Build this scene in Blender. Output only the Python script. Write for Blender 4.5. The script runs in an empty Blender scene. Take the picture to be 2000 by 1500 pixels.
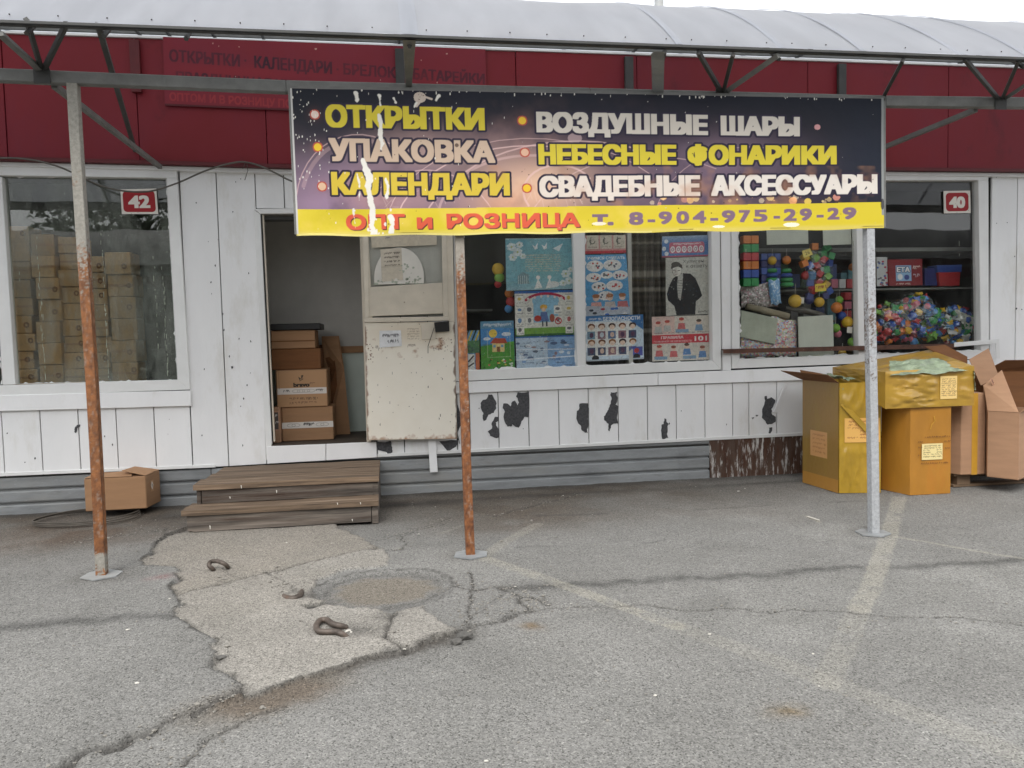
import bpy, bmesh, math, random
import numpy as np
from mathutils import Vector

SC = bpy.context.scene
COL = SC.collection
rnd = random.Random(7)

# ------------------------------------------------------------------ camera
F, CY, CH = 1509.96, -7.28364, 1.44312          # focal length in photo pixels, camera y and height in metres
YAW, PITCH, ROLL = 0.1524, 0.0591, -0.0229
fw = Vector((math.sin(YAW), math.cos(YAW), 0)); rt = Vector((math.cos(YAW), -math.sin(YAW), 0)); up = Vector((0, 0, 1))
f2 = fw * math.cos(PITCH) - up * math.sin(PITCH)
u2 = up * math.cos(PITCH) + fw * math.sin(PITCH)
r3 = rt * math.cos(ROLL) + u2 * math.sin(ROLL)
u3 = u2 * math.cos(ROLL) - rt * math.sin(ROLL)
cd = bpy.data.cameras.new('camera'); cam = bpy.data.objects.new('camera', cd); COL.objects.link(cam)
from mathutils import Matrix
cam.matrix_world = Matrix(((r3.x, u3.x, -f2.x, 0), (r3.y, u3.y, -f2.y, CY), (r3.z, u3.z, -f2.z, CH), (0, 0, 0, 1)))
cd.sensor_fit = 'HORIZONTAL'; cd.sensor_width = 36; cd.lens = F / 2000 * 36
cd.clip_start = 0.05; cd.clip_end = 800
SC.camera = cam

# ------------------------------------------------------------------ sky, sun, exposure
SUN_EL, SUN_AZ = math.radians(52), math.radians(200)      # azimuth clockwise from +Y: the sun stands behind the camera
w = bpy.data.worlds.new('World'); SC.world = w; w.use_nodes = True
nt = w.node_tree; nt.nodes.clear()
sky = nt.nodes.new('ShaderNodeTexSky'); sky.sky_type = 'NISHITA'; sky.sun_disc = False
sky.sun_elevation = SUN_EL; sky.sun_rotation = SUN_AZ; sky.dust_density = 3; sky.air_density = 1.0
hs = nt.nodes.new('ShaderNodeHueSaturation'); hs.inputs['Saturation'].default_value = 0.16
mx = nt.nodes.new('ShaderNodeMix'); mx.data_type = 'RGBA'; mx.inputs[0].default_value = 0.6
mx.inputs[7].default_value = (7.6, 7.75, 8.0, 1)          # even overcast cloud layer
bg = nt.nodes.new('ShaderNodeBackground'); bg.inputs[1].default_value = 0.12
wo = nt.nodes.new('ShaderNodeOutputWorld')
nt.links.new(sky.outputs[0], hs.inputs['Color']); nt.links.new(hs.outputs[0], mx.inputs[6])
nt.links.new(mx.outputs[2], bg.inputs[0]); nt.links.new(bg.outputs[0], wo.inputs[0])
sd = bpy.data.lights.new('sun', 'SUN'); sd.energy = 0.9; sd.angle = math.radians(35); sd.color = (1, 0.97, 0.93)
sun = bpy.data.objects.new('sun', sd); COL.objects.link(sun)
sv = Vector((math.sin(SUN_AZ) * math.cos(SUN_EL), math.cos(SUN_AZ) * math.cos(SUN_EL), math.sin(SUN_EL)))
sun.rotation_euler = sv.to_track_quat('Z', 'Y').to_euler(); sun.location = (0, -6, 12)
vs = SC.view_settings; vs.view_transform = 'Standard'; vs.look = 'None'; vs.gamma = 1; vs.use_curve_mapping = False
vs.exposure = 1.22
SC.cycles.max_bounces = 10; SC.cycles.transparent_max_bounces = 16
SC.cycles.use_denoising = True

# ------------------------------------------------------------------ survey: a photo pixel measured onto a real plane
R_, U_, F_ = np.array(r3), np.array(u3), np.array(f2)
CAM = np.array([0, CY, CH])
def ray(px, py):
    px = np.asarray(px, float); py = np.asarray(py, float)
    return F_ + R_ * ((px - 1000) / F)[..., None] - U_ * ((py - 750) / F)[..., None]
def W(px, py, Y):                                # point on the vertical plane y = Y
    d = ray(px, py); t = (Y - CY) / d[..., 1]
    return CAM + d * t[..., None]
def G(px, py, z=0.0):                            # point on the level z
    d = ray(px, py); t = (z - CH) / d[..., 2]
    return CAM + d * t[..., None]
def lerp(a, b, t): return a + (b - a) * t
def pl(pts, x):                                  # polyline y(x)
    return float(np.interp(x, [p[0] for p in pts], [p[1] for p in pts]))

# ------------------------------------------------------------------ colours and materials
def lin1(c):
    c /= 255.0
    return c / 12.92 if c <= 0.04045 else ((c + 0.055) / 1.055) ** 2.4
def S(r, g, b): return (lin1(r), lin1(g), lin1(b), 1.0)

class NB:
    def __init__(s, name):
        s.m = bpy.data.materials.new(name); s.m.use_nodes = True
        s.t = s.m.node_tree; s.b = s.t.nodes['Principled BSDF']; s.out = s.t.nodes['Material Output']
    def n(s, typ, **kw):
        x = s.t.nodes.new(typ)
        for k, v in kw.items(): setattr(x, k, v)
        return x
    def l(s, a, b): s.t.links.new(a, b)
    def coord(s, scale=(1, 1, 1), kind='Object'):
        c = s.n('ShaderNodeTexCoord'); mp = s.n('ShaderNodeMapping'); mp.inputs['Scale'].default_value = scale
        s.l(c.outputs[kind], mp.inputs[0]); return mp.outputs[0]
    def noise(s, vec, scale, detail=4, rough=.6):
        x = s.n('ShaderNodeTexNoise'); x.inputs['Scale'].default_value = scale; x.inputs['Detail'].default_value = detail
        x.inputs['Roughness'].default_value = rough; s.l(vec, x.inputs['Vector']); return x.outputs['Fac']
    def ramp(s, fac, a, b, ca=(0, 0, 0, 1), cb=(1, 1, 1, 1)):
        r = s.n('ShaderNodeValToRGB'); e = r.color_ramp.elements
        e[0].position = a; e[1].position = b; e[0].color = ca; e[1].color = cb
        s.l(fac, r.inputs[0]); return r.outputs[0]
    def mix(s, fac, a, b, mode='MIX'):
        x = s.n('ShaderNodeMix'); x.data_type = 'RGBA'; x.blend_type = mode
        for sock, v in ((x.inputs[0], fac), (x.inputs[6], a), (x.inputs[7], b)):
            if hasattr(v, 'is_linked'): s.l(v, sock)
            else: sock.default_value = v
        return x.outputs[2]
    def bump(s, h, strength, dist=0.01):
        x = s.n('ShaderNodeBump'); x.inputs['Strength'].default_value = strength; x.inputs['Distance'].default_value = dist
        s.l(h, x.inputs['Height']); s.l(x.outputs[0], s.b.inputs['Normal'])
    def math(s, op, a, b):
        x = s.n('ShaderNodeMath'); x.operation = op
        for sock, v in ((x.inputs[0], a), (x.inputs[1], b)):
            if hasattr(v, 'is_linked'): s.l(v, sock)
            else: sock.default_value = v
        return x.outputs[0]

def M(name, base, rough=.6, metal=0, var=.12, scale=6, bump=.15, bscale=80, stretch=(1, 1, 1), spots=None, rand=.06, coat=0, spec=.5):
    k = NB(name); v = k.coord(stretch)
    dk = tuple(c * (1 - var * 2.2) for c in base[:3]) + (1,); lt = tuple(min(1, c * (1 + var)) for c in base[:3]) + (1,)
    c = k.ramp(k.noise(v, scale, 5, .62), .3, .7, dk, lt)
    if spots:
        for col, sc, a, b in spots: c = k.mix(k.ramp(k.noise(v, sc, 6, .7), a, b), c, col)
    if rand:
        oi = k.n('ShaderNodeObjectInfo'); mr = k.n('ShaderNodeMapRange'); mr.inputs[3].default_value = 1 - rand; mr.inputs[4].default_value = 1 + rand
        k.l(oi.outputs['Random'], mr.inputs[0]); c = k.mix(1.0, c, mr.outputs[0], 'MULTIPLY')
    k.l(c, k.b.inputs['Base Color']); k.b.inputs['Roughness'].default_value = rough; k.b.inputs['Metallic'].default_value = metal
    k.b.inputs['Coat Weight'].default_value = coat; k.b.inputs['Coat Roughness'].default_value = .15
    k.b.inputs['Specular IOR Level'].default_value = spec
    if bump: k.bump(k.noise(v, bscale, 4, .6), bump, .004)
    return k.m
def MV(name, rough=.55, spec=.4, bump=0, bscale=90, speck=0, coat=0):     # flat print held in a colour attribute
    k = NB(name); a = k.n('ShaderNodeVertexColor'); a.layer_name = 'Col'; c = a.outputs[0]
    if speck: c = k.mix(k.ramp(k.noise(k.coord(), 45, 6, .75), .3, .72), k.mix(speck, c, (0, 0, 0, 1)), c)
    k.l(c, k.b.inputs['Base Color']); k.b.inputs['Roughness'].default_value = rough; k.b.inputs['Specular IOR Level'].default_value = spec
    k.b.inputs['Coat Weight'].default_value = coat; k.b.inputs['Coat Roughness'].default_value = .25
    if bump: k.bump(k.noise(k.coord(), bscale, 3, .5), bump, .004)
    return k.m
def MG(name, dirt=.08, refl=.05, tint=(.93, .96, .95, 1), dcol=(.5, .5, .46, 1)):           # pane: see-through, mirroring by Fresnel, dusty
    k = NB(name); k.t.nodes.remove(k.b)
    tr = k.n('ShaderNodeBsdfTransparent'); tr.inputs[0].default_value = tint
    gl = k.n('ShaderNodeBsdfGlossy'); gl.inputs['Roughness'].default_value = .012
    nb = k.n('ShaderNodeBump'); nb.inputs['Strength'].default_value = .06; nb.inputs['Distance'].default_value = .02
    k.l(k.noise(k.coord(), 2.2, 1, .4), nb.inputs['Height']); k.l(nb.outputs[0], gl.inputs['Normal'])
    df = k.n('ShaderNodeBsdfDiffuse'); df.inputs[0].default_value = dcol
    fr = k.n('ShaderNodeFresnel'); ge = k.n('ShaderNodeNewGeometry'); mr = k.n('ShaderNodeMapRange'); mr.inputs[3].default_value = 1.5; mr.inputs[4].default_value = 1 / 1.5; k.l(ge.outputs['Backfacing'], mr.inputs[0]); k.l(mr.outputs[0], fr.inputs[0])
    m1 = k.n('ShaderNodeMixShader'); k.l(k.math('ADD', fr.outputs[0], refl), m1.inputs[0]); k.l(tr.outputs[0], m1.inputs[1]); k.l(gl.outputs[0], m1.inputs[2])
    v = k.coord((1, 1, .35)); d1 = k.ramp(k.noise(v, 3.5, 5, .7), .38, .75); d2 = k.ramp(k.noise(k.coord(), 55, 3, .6), .66, .74)
    fac = k.math('ADD', k.math('MULTIPLY', d1, dirt), k.math('MULTIPLY', d2, dirt * 2.2))
    m2 = k.n('ShaderNodeMixShader'); k.l(fac, m2.inputs[0]); k.l(m1.outputs[0], m2.inputs[1]); k.l(df.outputs[0], m2.inputs[2])
    k.l(m2.outputs[0], k.out.inputs[0]); return k.m
def MF(name, opac=.25, col=(.8, .85, .82, 1)):                           # crinkled clear film
    k = NB(name); k.t.nodes.remove(k.b)
    tr = k.n('ShaderNodeBsdfTransparent'); gl = k.n('ShaderNodeBsdfGlossy'); gl.inputs['Roughness'].default_value = .10; gl.inputs[0].default_value = col
    nb = k.n('ShaderNodeBump'); nb.inputs['Strength'].default_value = 1.0; nb.inputs['Distance'].default_value = .05; nz = k.n('ShaderNodeTexNoise'); nz.noise_type = 'RIDGED_MULTIFRACTAL'; nz.inputs['Scale'].default_value = 14; nz.inputs['Detail'].default_value = 4; k.l(k.coord(), nz.inputs['Vector']); k.l(nz.outputs['Fac'], nb.inputs['Height']); k.l(nb.outputs[0], gl.inputs['Normal'])
    m1 = k.n('ShaderNodeMixShader'); m1.inputs[0].default_value = opac
    k.l(tr.outputs[0], m1.inputs[1]); k.l(gl.outputs[0], m1.inputs[2]); k.l(m1.outputs[0], k.out.inputs[0]); return k.m

dark_speck = (S(70, 66, 60), 34, .70, .78)
MAT = {}
MAT['white'] = M('white_paint', (.86, .858, .85, 1), .5, var=.025, scale=3, bump=.25, bscale=40, stretch=(1, 1, .35),
                 spots=[(S(206, 202, 190), 2.3, .55, .85), (S(150, 142, 128), 30, .72, .80)], rand=.03)
MAT['frame'] = M('white_frame_paint', (.80, .80, .78, 1), .4, var=.03, scale=4, bump=.15, bscale=60, spots=[(S(150, 140, 120), 26, .71, .80)], rand=.02)
MAT['cream'] = M('cream_paint', S(218, 208, 190), .5, var=.06, scale=5, bump=.2, bscale=50, spots=[(S(110, 70, 38), 22, .66, .76)])
MAT['red'] = M('red_fascia_paint', S(128, 24, 33), .58, var=.14, scale=1.4, bump=.35, bscale=9, stretch=(1, 1, .6), spots=[(S(98, 26, 42), .7, .42, .75), (S(70, 18, 26), 3.2, .58, .85), (S(60, 14, 18), 28, .71, .8)], rand=.05, spec=.35)
MAT['darkred'] = M('dark_red_trim', S(92, 16, 22), .55, var=.1)
MAT['steel'] = M('grey_painted_steel', S(112, 112, 108), .55, var=.12, scale=9, bump=.2, spots=[(S(96, 70, 50), 16, .66, .78)])
MAT['darksteel'] = M('dark_steel', S(62, 62, 60), .6, var=.12, scale=9, spots=[(S(78, 50, 34), 14, .6, .8)])
MAT['galv'] = M('weathered_galvanised_sheet', S(146, 149, 150), .6, metal=.08, var=.16, scale=5, bump=.3, bscale=70, stretch=(.4, 1, 1.6), spots=[(S(176, 178, 178), 60, .62, .72), (S(66, 66, 64), 5, .55, .85), (S(150, 148, 142), 2.2, .5, .8)])
MAT['wood'] = M('weathered_step_wood', S(126, 106, 86), .85, var=.34, scale=5, bump=.8, bscale=30, stretch=(.22, 5, 5), spots=[(S(52, 42, 34), 9, .5, .75), (S(150, 138, 122), 5, .6, .8)], rand=.12)
MAT['wood2'] = M('greyed_riser_wood', S(112, 103, 94), .88, var=.34, scale=5, bump=.9, bscale=30, stretch=(.22, 5, 5), spots=[(S(58, 40, 28), 4, .5, .72)], rand=.12)
MAT['pallet'] = M('pallet_wood', S(128, 106, 84), .85, var=.2, scale=5, stretch=(.3, 3, 3))
MAT['brownpanel'] = M('brown_panel_with_white_streaks', S(82, 52, 36), .7, var=.2, scale=6, bump=.3, stretch=(6, 1, 1.1), spots=[(S(92, 78, 68), 2.2, .4, .7), (S(205, 203, 198), 4.2, .53, .64)])
MAT['carton'] = M('brown_cardboard', S(162, 124, 90), .8, var=.06, scale=3, bump=.12, bscale=30, stretch=(1, 1, 6), spots=[(S(140, 104, 72), 2, .6, .9)], rand=.08)
MAT['cartonpink'] = M('pinkish_cardboard', S(172, 134, 104), .8, var=.06, scale=3, bump=.12, bscale=30, stretch=(1, 1, 6), rand=.06)
MAT['cartonin'] = M('dark_cardboard', S(122, 80, 46), .85, var=.1, scale=3, stretch=(1, 1, 6), rand=.08)
MAT['cartonold'] = M('greenish_stored_cardboard', S(182, 146, 104), .8, var=.1, scale=3, bump=.1, rand=.14)
MAT['yellow'] = M('yellow_packing_film', S(178, 142, 40), .40, var=.12, scale=4, bump=.5, bscale=22, spots=[(S(156, 122, 44), 3, .5, .8)], coat=.5, rand=0)
MAT['yellow2'] = M('yellow_tape_over_cardboard', S(180, 142, 52), .40, var=.12, scale=4, bump=.5, bscale=22, spots=[(S(156, 116, 52), 3, .5, .8)], coat=.45, rand=0)
MAT['orange'] = M('orange_taped_cardboard', S(176, 122, 44), .38, var=.08, scale=5, bump=.35, bscale=18, stretch=(1, 1, .4), spots=[(S(180, 112, 40), 4, .55, .8)], coat=.4, rand=0)
MAT['tapey'] = M('yellow_tape', S(196, 148, 54), .3, var=.05, coat=.5)
MAT['greenfilm'] = M('pale_green_plastic', S(142, 156, 128), .4, var=.2, scale=12, bump=.8, bscale=30, coat=.4)
MAT['rebar'] = M('rusty_rebar', S(98, 88, 80), .6, metal=.3, var=.25, scale=14, bump=.5, bscale=60, spots=[(S(108, 74, 54), 12, .58, .8)])
MAT['rust'] = M('rusty_angle_iron', S(92, 60, 46), .75, var=.22, scale=12, bump=.4, spots=[(S(190, 182, 172), 9, .66, .72)])
MAT['black'] = M('black_plastic', S(28, 27, 26), .5, var=.1)
MAT['dark'] = M('dark_interior', S(62, 62, 60), .8, var=.1, rand=0)
MAT['inwall'] = M('grey_interior_wall', S(196, 194, 186), .7, var=.06, scale=3, spots=[dark_speck], rand=0)
MAT['inlow'] = M('pale_green_interior_panel', S(196, 206, 196), .35, var=.05, scale=3, rand=0)
MAT['infloor'] = M('worn_interior_floor', S(70, 60, 50), .8, var=.2, scale=6)
MAT['chip'] = M('bare_grey_board', S(80, 80, 82), .9, var=.22, scale=60, bump=.5, bscale=220, rand=.05)
MAT['cable'] = M('grey_cable', S(92, 88, 80), .6, var=.1)
MAT['hose'] = M('dark_hoop', S(84, 78, 70), .6, var=.15)
MAT['stone'] = M('asphalt_chunk', S(92, 90, 86), .9, var=.2, scale=30, bump=.8, bscale=80)
MAT['litter'] = M('pale_litter', S(196, 192, 182), .7, var=.05)
MAT['grit'] = M('grit', S(140, 136, 128), .9, var=.3, scale=30, rand=0)
MAT['paper'] = M('off_white_paper', S(220, 216, 206), .7, var=.04, scale=6, bump=.1)
MAT['foam'] = M('grey_white_packing_sheet', S(202, 206, 192), .6, var=.04, scale=5, bump=.2, bscale=20)
MAT['pad'] = M('grey_pad', S(176, 182, 164), .7, var=.07, scale=9, bump=.6, bscale=14)
MAT['roll'] = M('beige_roll', S(150, 140, 116), .7, var=.1)
MAT['shelf'] = M('interior_shelf', S(120, 122, 116), .6, var=.08)
MAT['curtain'] = M('dark_curtain', S(62, 58, 52), .8, var=.2, scale=3, stretch=(.2, 1, 4), spots=[(S(150, 142, 128), 2.2, .6, .66)])
MAT['print'] = MV('flat_print')
MAT['banner'] = MV('vinyl_print', .5, .22, .2, 30)
MAT['doorpaint'] = MV('worn_door_paint', .5, .4, .3, 60)
MAT['ghost'] = MV('painted_over_sign', .5, .35, .35, 14)
MAT['post'] = MV('painted_rusting_post', .65, .3, .35, 70, speck=.45)
MAT['glass'] = MG('dusty_window_glass', .035, .0, (.985, .99, .985, 1))
MAT['glassold'] = MG('grimy_window_glass', .42, .03, (.93, .95, .92, 1), (.34, .36, .32, 1))
MAT['film'] = MF('clear_film', .10)
def flat(name, r, g, b, rough=.45, coat=.1): return M(name, S(int(r * .88 + 14), int(g * .88 + 14), int(b * .88 + 14)), rough, var=.10, coat=coat, rand=.05)
TOY = {'red': flat('toy_red', 200, 44, 48), 'yellow': flat('toy_yellow', 238, 190, 40), 'green': flat('toy_green', 52, 158, 84), 'blue': flat('toy_blue', 46, 84, 176),
       'orange': flat('toy_orange', 232, 130, 44), 'sky': flat('toy_sky_blue', 78, 150, 214), 'lime': flat('toy_lime', 132, 196, 66), 'pink': flat('toy_pink', 226, 118, 140), 'navy': flat('toy_navy', 44, 52, 120), 'white': flat('toy_white', 226, 226, 222)}

# polycarbonate roof: pale, letting some light through
k = NB('milky_polycarbonate')
v = k.coord((.6, 1, 1)); c = k.ramp(k.noise(k.coord((2.2, .5, .5)), 1.8, 6, .65), .3, .75, S(148, 151, 158), S(174, 177, 184))
k.l(c, k.b.inputs['Base Color']); k.b.inputs['Roughness'].default_value = .34; k.b.inputs['Specular IOR Level'].default_value = .45
tl = k.n('ShaderNodeBsdfTranslucent'); tl.inputs[0].default_value = (.62, .64, .67, 1)
ms = k.n('ShaderNodeMixShader'); ms.inputs[0].default_value = .5
k.l(k.b.outputs[0], ms.inputs[1]); k.l(tl.outputs[0], ms.inputs[2]); k.l(ms.outputs[0], k.out.inputs[0])
MAT['poly'] = k.m
def creased(mt, sc=7, st=.9, dist=.02):
    t_ = mt.node_tree; b_ = t_.nodes['Principled BSDF']; c_ = t_.nodes.new('ShaderNodeTexCoord'); mp = t_.nodes.new('ShaderNodeMapping'); mp.inputs['Rotation'].default_value = (.3, .6, .4); mp.inputs['Scale'].default_value = (1, 1, .45)
    t_.links.new(c_.outputs['Object'], mp.inputs[0]); nz = t_.nodes.new('ShaderNodeTexNoise'); nz.noise_type = 'RIDGED_MULTIFRACTAL'; nz.inputs['Scale'].default_value = sc; nz.inputs['Detail'].default_value = 5; nz.inputs['Distortion'].default_value = .6; t_.links.new(mp.outputs[0], nz.inputs['Vector'])
    bp = t_.nodes.new('ShaderNodeBump'); bp.inputs['Strength'].default_value = st; bp.inputs['Distance'].default_value = dist; t_.links.new(nz.outputs['Fac'], bp.inputs['Height']); t_.links.new(bp.outputs[0], b_.inputs['Normal']); t_.links.new(bp.outputs[0], b_.inputs['Coat Normal'])
creased(MAT['yellow'], 5, .8); creased(MAT['yellow2'], 4, .9); creased(MAT['orange'], 3, .3, .01); creased(MAT['greenfilm'], 9, 1.0)
# ground: colour attribute x fine aggregate
k = NB('ground_surface'); a = k.n('ShaderNodeVertexColor'); a.layer_name = 'Col'
v = k.coord()
vo = k.n('ShaderNodeTexVoronoi'); vo.inputs['Scale'].default_value = 170; k.l(v, vo.inputs['Vector'])
sp = k.n('ShaderNodeSeparateColor'); k.l(vo.outputs['Color'], sp.inputs[0])
g1 = k.ramp(sp.outputs[0], 0, 1, (.58, .58, .58, 1), (1.03, 1.03, 1.02, 1))
g2 = k.ramp(k.noise(v, 48, 6, .8), .33, .70, (.62, .62, .61, 1), (1.0, 1.0, 1.0, 1))
g3 = k.ramp(k.noise(v, 1.3, 5, .65), .3, .7, (.86, .86, .85, 1), (1.0, 1.0, 1.0, 1))
c = k.mix(1.0, k.mix(1.0, k.mix(1.0, a.outputs[0], g1, 'MULTIPLY'), g2, 'MULTIPLY'), g3, 'MULTIPLY')
c = k.mix(1.0, c, k.ramp(sp.outputs[1], .86, .90, (1, 1, 1, 1), (.50, .50, .49, 1)), 'MULTIPLY'); c = k.mix(1.0, c, k.ramp(sp.outputs[2], .92, .95, (1, 1, 1, 1), (1.32, 1.32, 1.30, 1)), 'MULTIPLY')
c = k.mix(1.0, c, (1.55, 1.55, 1.55, 1), 'MULTIPLY')
k.l(c, k.b.inputs['Base Color']); k.b.inputs['Roughness'].default_value = .88; k.b.inputs['Specular IOR Level'].default_value = .25
h = k.math('ADD', k.noise(v, 90, 4, .7), k.math('MULTIPLY', vo.outputs['Distance'], -1.0))
k.bump(h, .40, .005)
MAT['ground'] = k.m

# ------------------------------------------------------------------ mesh building
class MB:
    def __init__(s): s.v = []; s.f = []; s.c = None
    def add(s, vs, fs):
        o = len(s.v); s.v += [tuple(map(float, p)) for p in vs]; s.f += [tuple(o + i for i in q) for q in fs]; return s
    def hexa(s, bot, top):
        s.add(list(bot) + list(top), [(3, 2, 1, 0), (4, 5, 6, 7), (0, 1, 5, 4), (1, 2, 6, 5), (2, 3, 7, 6), (3, 0, 4, 7)]); return s
    def box(s, x0, x1, y0, y1, z0, z1):
        return s.hexa([(x0, y0, z0), (x1, y0, z0), (x1, y1, z0), (x0, y1, z0)], [(x0, y0, z1), (x1, y0, z1), (x1, y1, z1), (x0, y1, z1)])
    def slab(s, q, Y, t):                       # q: photo corners TL TR BR BL on plane y=Y, thickness t backwards
        p = [W(*a, Y) for a in q]; b = [x + np.array([0, t, 0]) for x in p]
        return s.hexa([p[3], p[2], b[2], b[3]], [p[0], p[1], b[1], b[0]])
    def poly(s, pts, d):                        # planar polygon extruded by vector d
        n = len(pts); d = np.array(d, float); b = [np.array(p, float) + d for p in pts]
        s.add(list(pts) + b, [tuple(range(n)), tuple(range(2 * n - 1, n - 1, -1))] + [(i, n + i, n + (i + 1) % n, (i + 1) % n) for i in range(n)]); return s
    def bar(s, p, q, w, h=None, upv=(0, 0, 1)):
        h = h or w; p, q = Vector(p), Vector(q); d = (q - p).normalized(); u = Vector(upv)
        if abs(d.dot(u)) > .98: u = Vector((0, 1, 0))
        a = d.cross(u).normalized() * w / 2; b = a.cross(d).normalized() * h / 2
        return s.hexa([p - a - b, p + a - b, p + a + b, p - a + b], [q - a - b, q + a - b, q + a + b, q - a + b])
    def tube(s, pts, r, n=8, closed=False):
        P = [Vector(p) for p in pts]; m = len(P); o = len(s.v); ref = Vector((0.03, 0.02, 1))
        for i, p in enumerate(P):
            d = (P[(i + 1) % m] - P[i - 1]) if closed else (P[min(i + 1, m - 1)] - P[max(i - 1, 0)])
            d.normalize(); u = ref - d * ref.dot(d)
            if u.length < .05: u = Vector((0, 1, 0)) - d * d.y
            u.normalize(); vv = d.cross(u); rr = r[i] if isinstance(r, (list, tuple)) else r
            for j in range(n):
                t = 2 * math.pi * j / n; s.v.append(tuple(p + (u * math.cos(t) + vv * math.sin(t)) * rr))
        for i in range(m if closed else m - 1):
            for j in range(n):
                a, b = o + i * n + j, o + i * n + (j + 1) % n; i2 = (i + 1) % m; c2, d2 = o + i2 * n + (j + 1) % n, o + i2 * n + j
                s.f.append((a, b, c2, d2))
        if not closed: s.f.append(tuple(o + j for j in range(n))[::-1]); s.f.append(tuple(o + (m - 1) * n + j for j in range(n)))
        return s
    def blob(s, c, r, seed=0, sc=(1, 1, 1), lev=1, jit=.25):
        bm = bmesh.new(); bmesh.ops.create_icosphere(bm, subdivisions=lev, radius=r); q = random.Random(seed)
        vs = [(c[0] + v.co.x * sc[0] * (1 + q.uniform(-jit, jit)), c[1] + v.co.y * sc[1] * (1 + q.uniform(-jit, jit)), c[2] + v.co.z * sc[2] * (1 + q.uniform(-jit, jit))) for v in bm.verts]
        fs = [tuple(v.index for v in f.verts) for f in bm.faces]; bm.free(); return s.add(vs, fs)
    def build(s, name, mat, parent=None, bev=0, smooth=False, loc=None):
        o0 = np.array(parent_loc(parent)) if parent else np.array(loc if loc is not None else (0, 0, 0), float)
        me = bpy.data.meshes.new(name); me.from_pydata([tuple(np.array(p) - o0) for p in s.v], [], s.f)
        bm = bmesh.new(); bm.from_mesh(me); bmesh.ops.recalc_face_normals(bm, faces=bm.faces)
        if bev: bmesh.ops.bevel(bm, geom=bm.edges[:], offset=bev, segments=1, affect='EDGES', clamp_overlap=True)
        bm.to_mesh(me); bm.free()
        if smooth: me.polygons.foreach_set('use_smooth', [True] * len(me.polygons))
        return link(name, me, mat, parent, None if parent else o0)
def parent_loc(o):
    p = Vector((0, 0, 0))
    while o: p += o.location; o = o.parent
    return tuple(p)
def link(name, me, mat, parent=None, loc=None):
    if mat and not me.materials: me.materials.append(MAT[mat] if isinstance(mat, str) else mat)
    o = bpy.data.objects.new(name, me); COL.objects.link(o)
    if parent: o.parent = parent
    elif loc is not None: o.location = tuple(loc)
    return o
def tag(o, label, cat, group=None):
    o['label'] = label; o['category'] = cat
    if group: o['group'] = group
    return o
def kind(o, k_): o['kind'] = k_; return o
def thing(name, label, cat, loc, group=None):
    o = bpy.data.objects.new(name, None); COL.objects.link(o); o.location = tuple(map(float, loc)); o.empty_display_size = .1
    return tag(o, label, cat, group)
def slab(name, q, Y, t, mat, parent, bev=.003): return MB().slab(q, Y, t).build(name, mat, parent, bev)

# ------------------------------------------------------------------ flat print: small numpy painter
_tc = {}
def text_tris(s, off=0.0):
    if (s, off) in _tc: return _tc[(s, off)]
    cu = bpy.data.curves.new('lettering', 'FONT'); cu.body = s; cu.offset = off; cu.resolution_u = 3
    o = bpy.data.objects.new('lettering', cu); COL.objects.link(o)
    bpy.context.view_layer.update(); dg = bpy.context.evaluated_depsgraph_get()
    me = bpy.data.meshes.new_from_object(o.evaluated_get(dg)); me.calc_loop_triangles()
    vv = np.zeros(len(me.vertices) * 3); me.vertices.foreach_get('co', vv); vv = vv.reshape(-1, 3)[:, :2]
    tt = np.zeros(len(me.loop_triangles) * 3, int); me.loop_triangles.foreach_get('vertices', tt)
    bpy.data.objects.remove(o); bpy.data.curves.remove(cu); bpy.data.meshes.remove(me)
    _tc[(s, off)] = (vv, tt.reshape(-1, 3)); return _tc[(s, off)]
def vnoise(x, y, seed=0):
    xi = np.floor(x).astype(np.int64); yi = np.floor(y).astype(np.int64); fx = x - xi; fy = y - yi
    def hsh(a, b):
        n = (a * 374761393 + b * 668265263 + seed * 974711) & 0x7fffffff
        n = ((n ^ (n >> 13)) * 1274126177) & 0x7fffffff
        return ((n ^ (n >> 16)) & 0xffff) / 65535.0
    fx = fx * fx * (3 - 2 * fx); fy = fy * fy * (3 - 2 * fy)
    return (hsh(xi, yi) * (1 - fx) + hsh(xi + 1, yi) * fx) * (1 - fy) + (hsh(xi, yi + 1) * (1 - fx) + hsh(xi + 1, yi + 1) * fx) * fy
def fbm(x, y, sc, octv=4, seed=0):
    r = 0; a = .5; t = 0
    for i in range(octv): r = r + a * vnoise(x * sc, y * sc, seed + i * 17); t += a; a *= .55; sc *= 2.03
    return r / t
def segdist(X, Y, pts, closed=False):
    d = np.full(X.shape, 1e9)
    n = len(pts)
    for i in range(n if closed else n - 1):
        (ax, ay), (bx, by) = pts[i], pts[(i + 1) % n]; vx, vy = bx - ax, by - ay; L = vx * vx + vy * vy + 1e-12
        t = np.clip(((X - ax) * vx + (Y - ay) * vy) / L, 0, 1); d = np.minimum(d, np.hypot(X - ax - t * vx, Y - ay - t * vy))
    return d
def inpoly(X, Y, pts):
    r = np.zeros(X.shape, bool); n = len(pts)
    for i in range(n):
        (ax, ay), (bx, by) = pts[i], pts[(i + 1) % n]
        if ay == by: continue
        c = ((ay > Y) != (by > Y)) & (X < (bx - ax) * (Y - ay) / (by - ay) + ax); r ^= c
    return r
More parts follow.
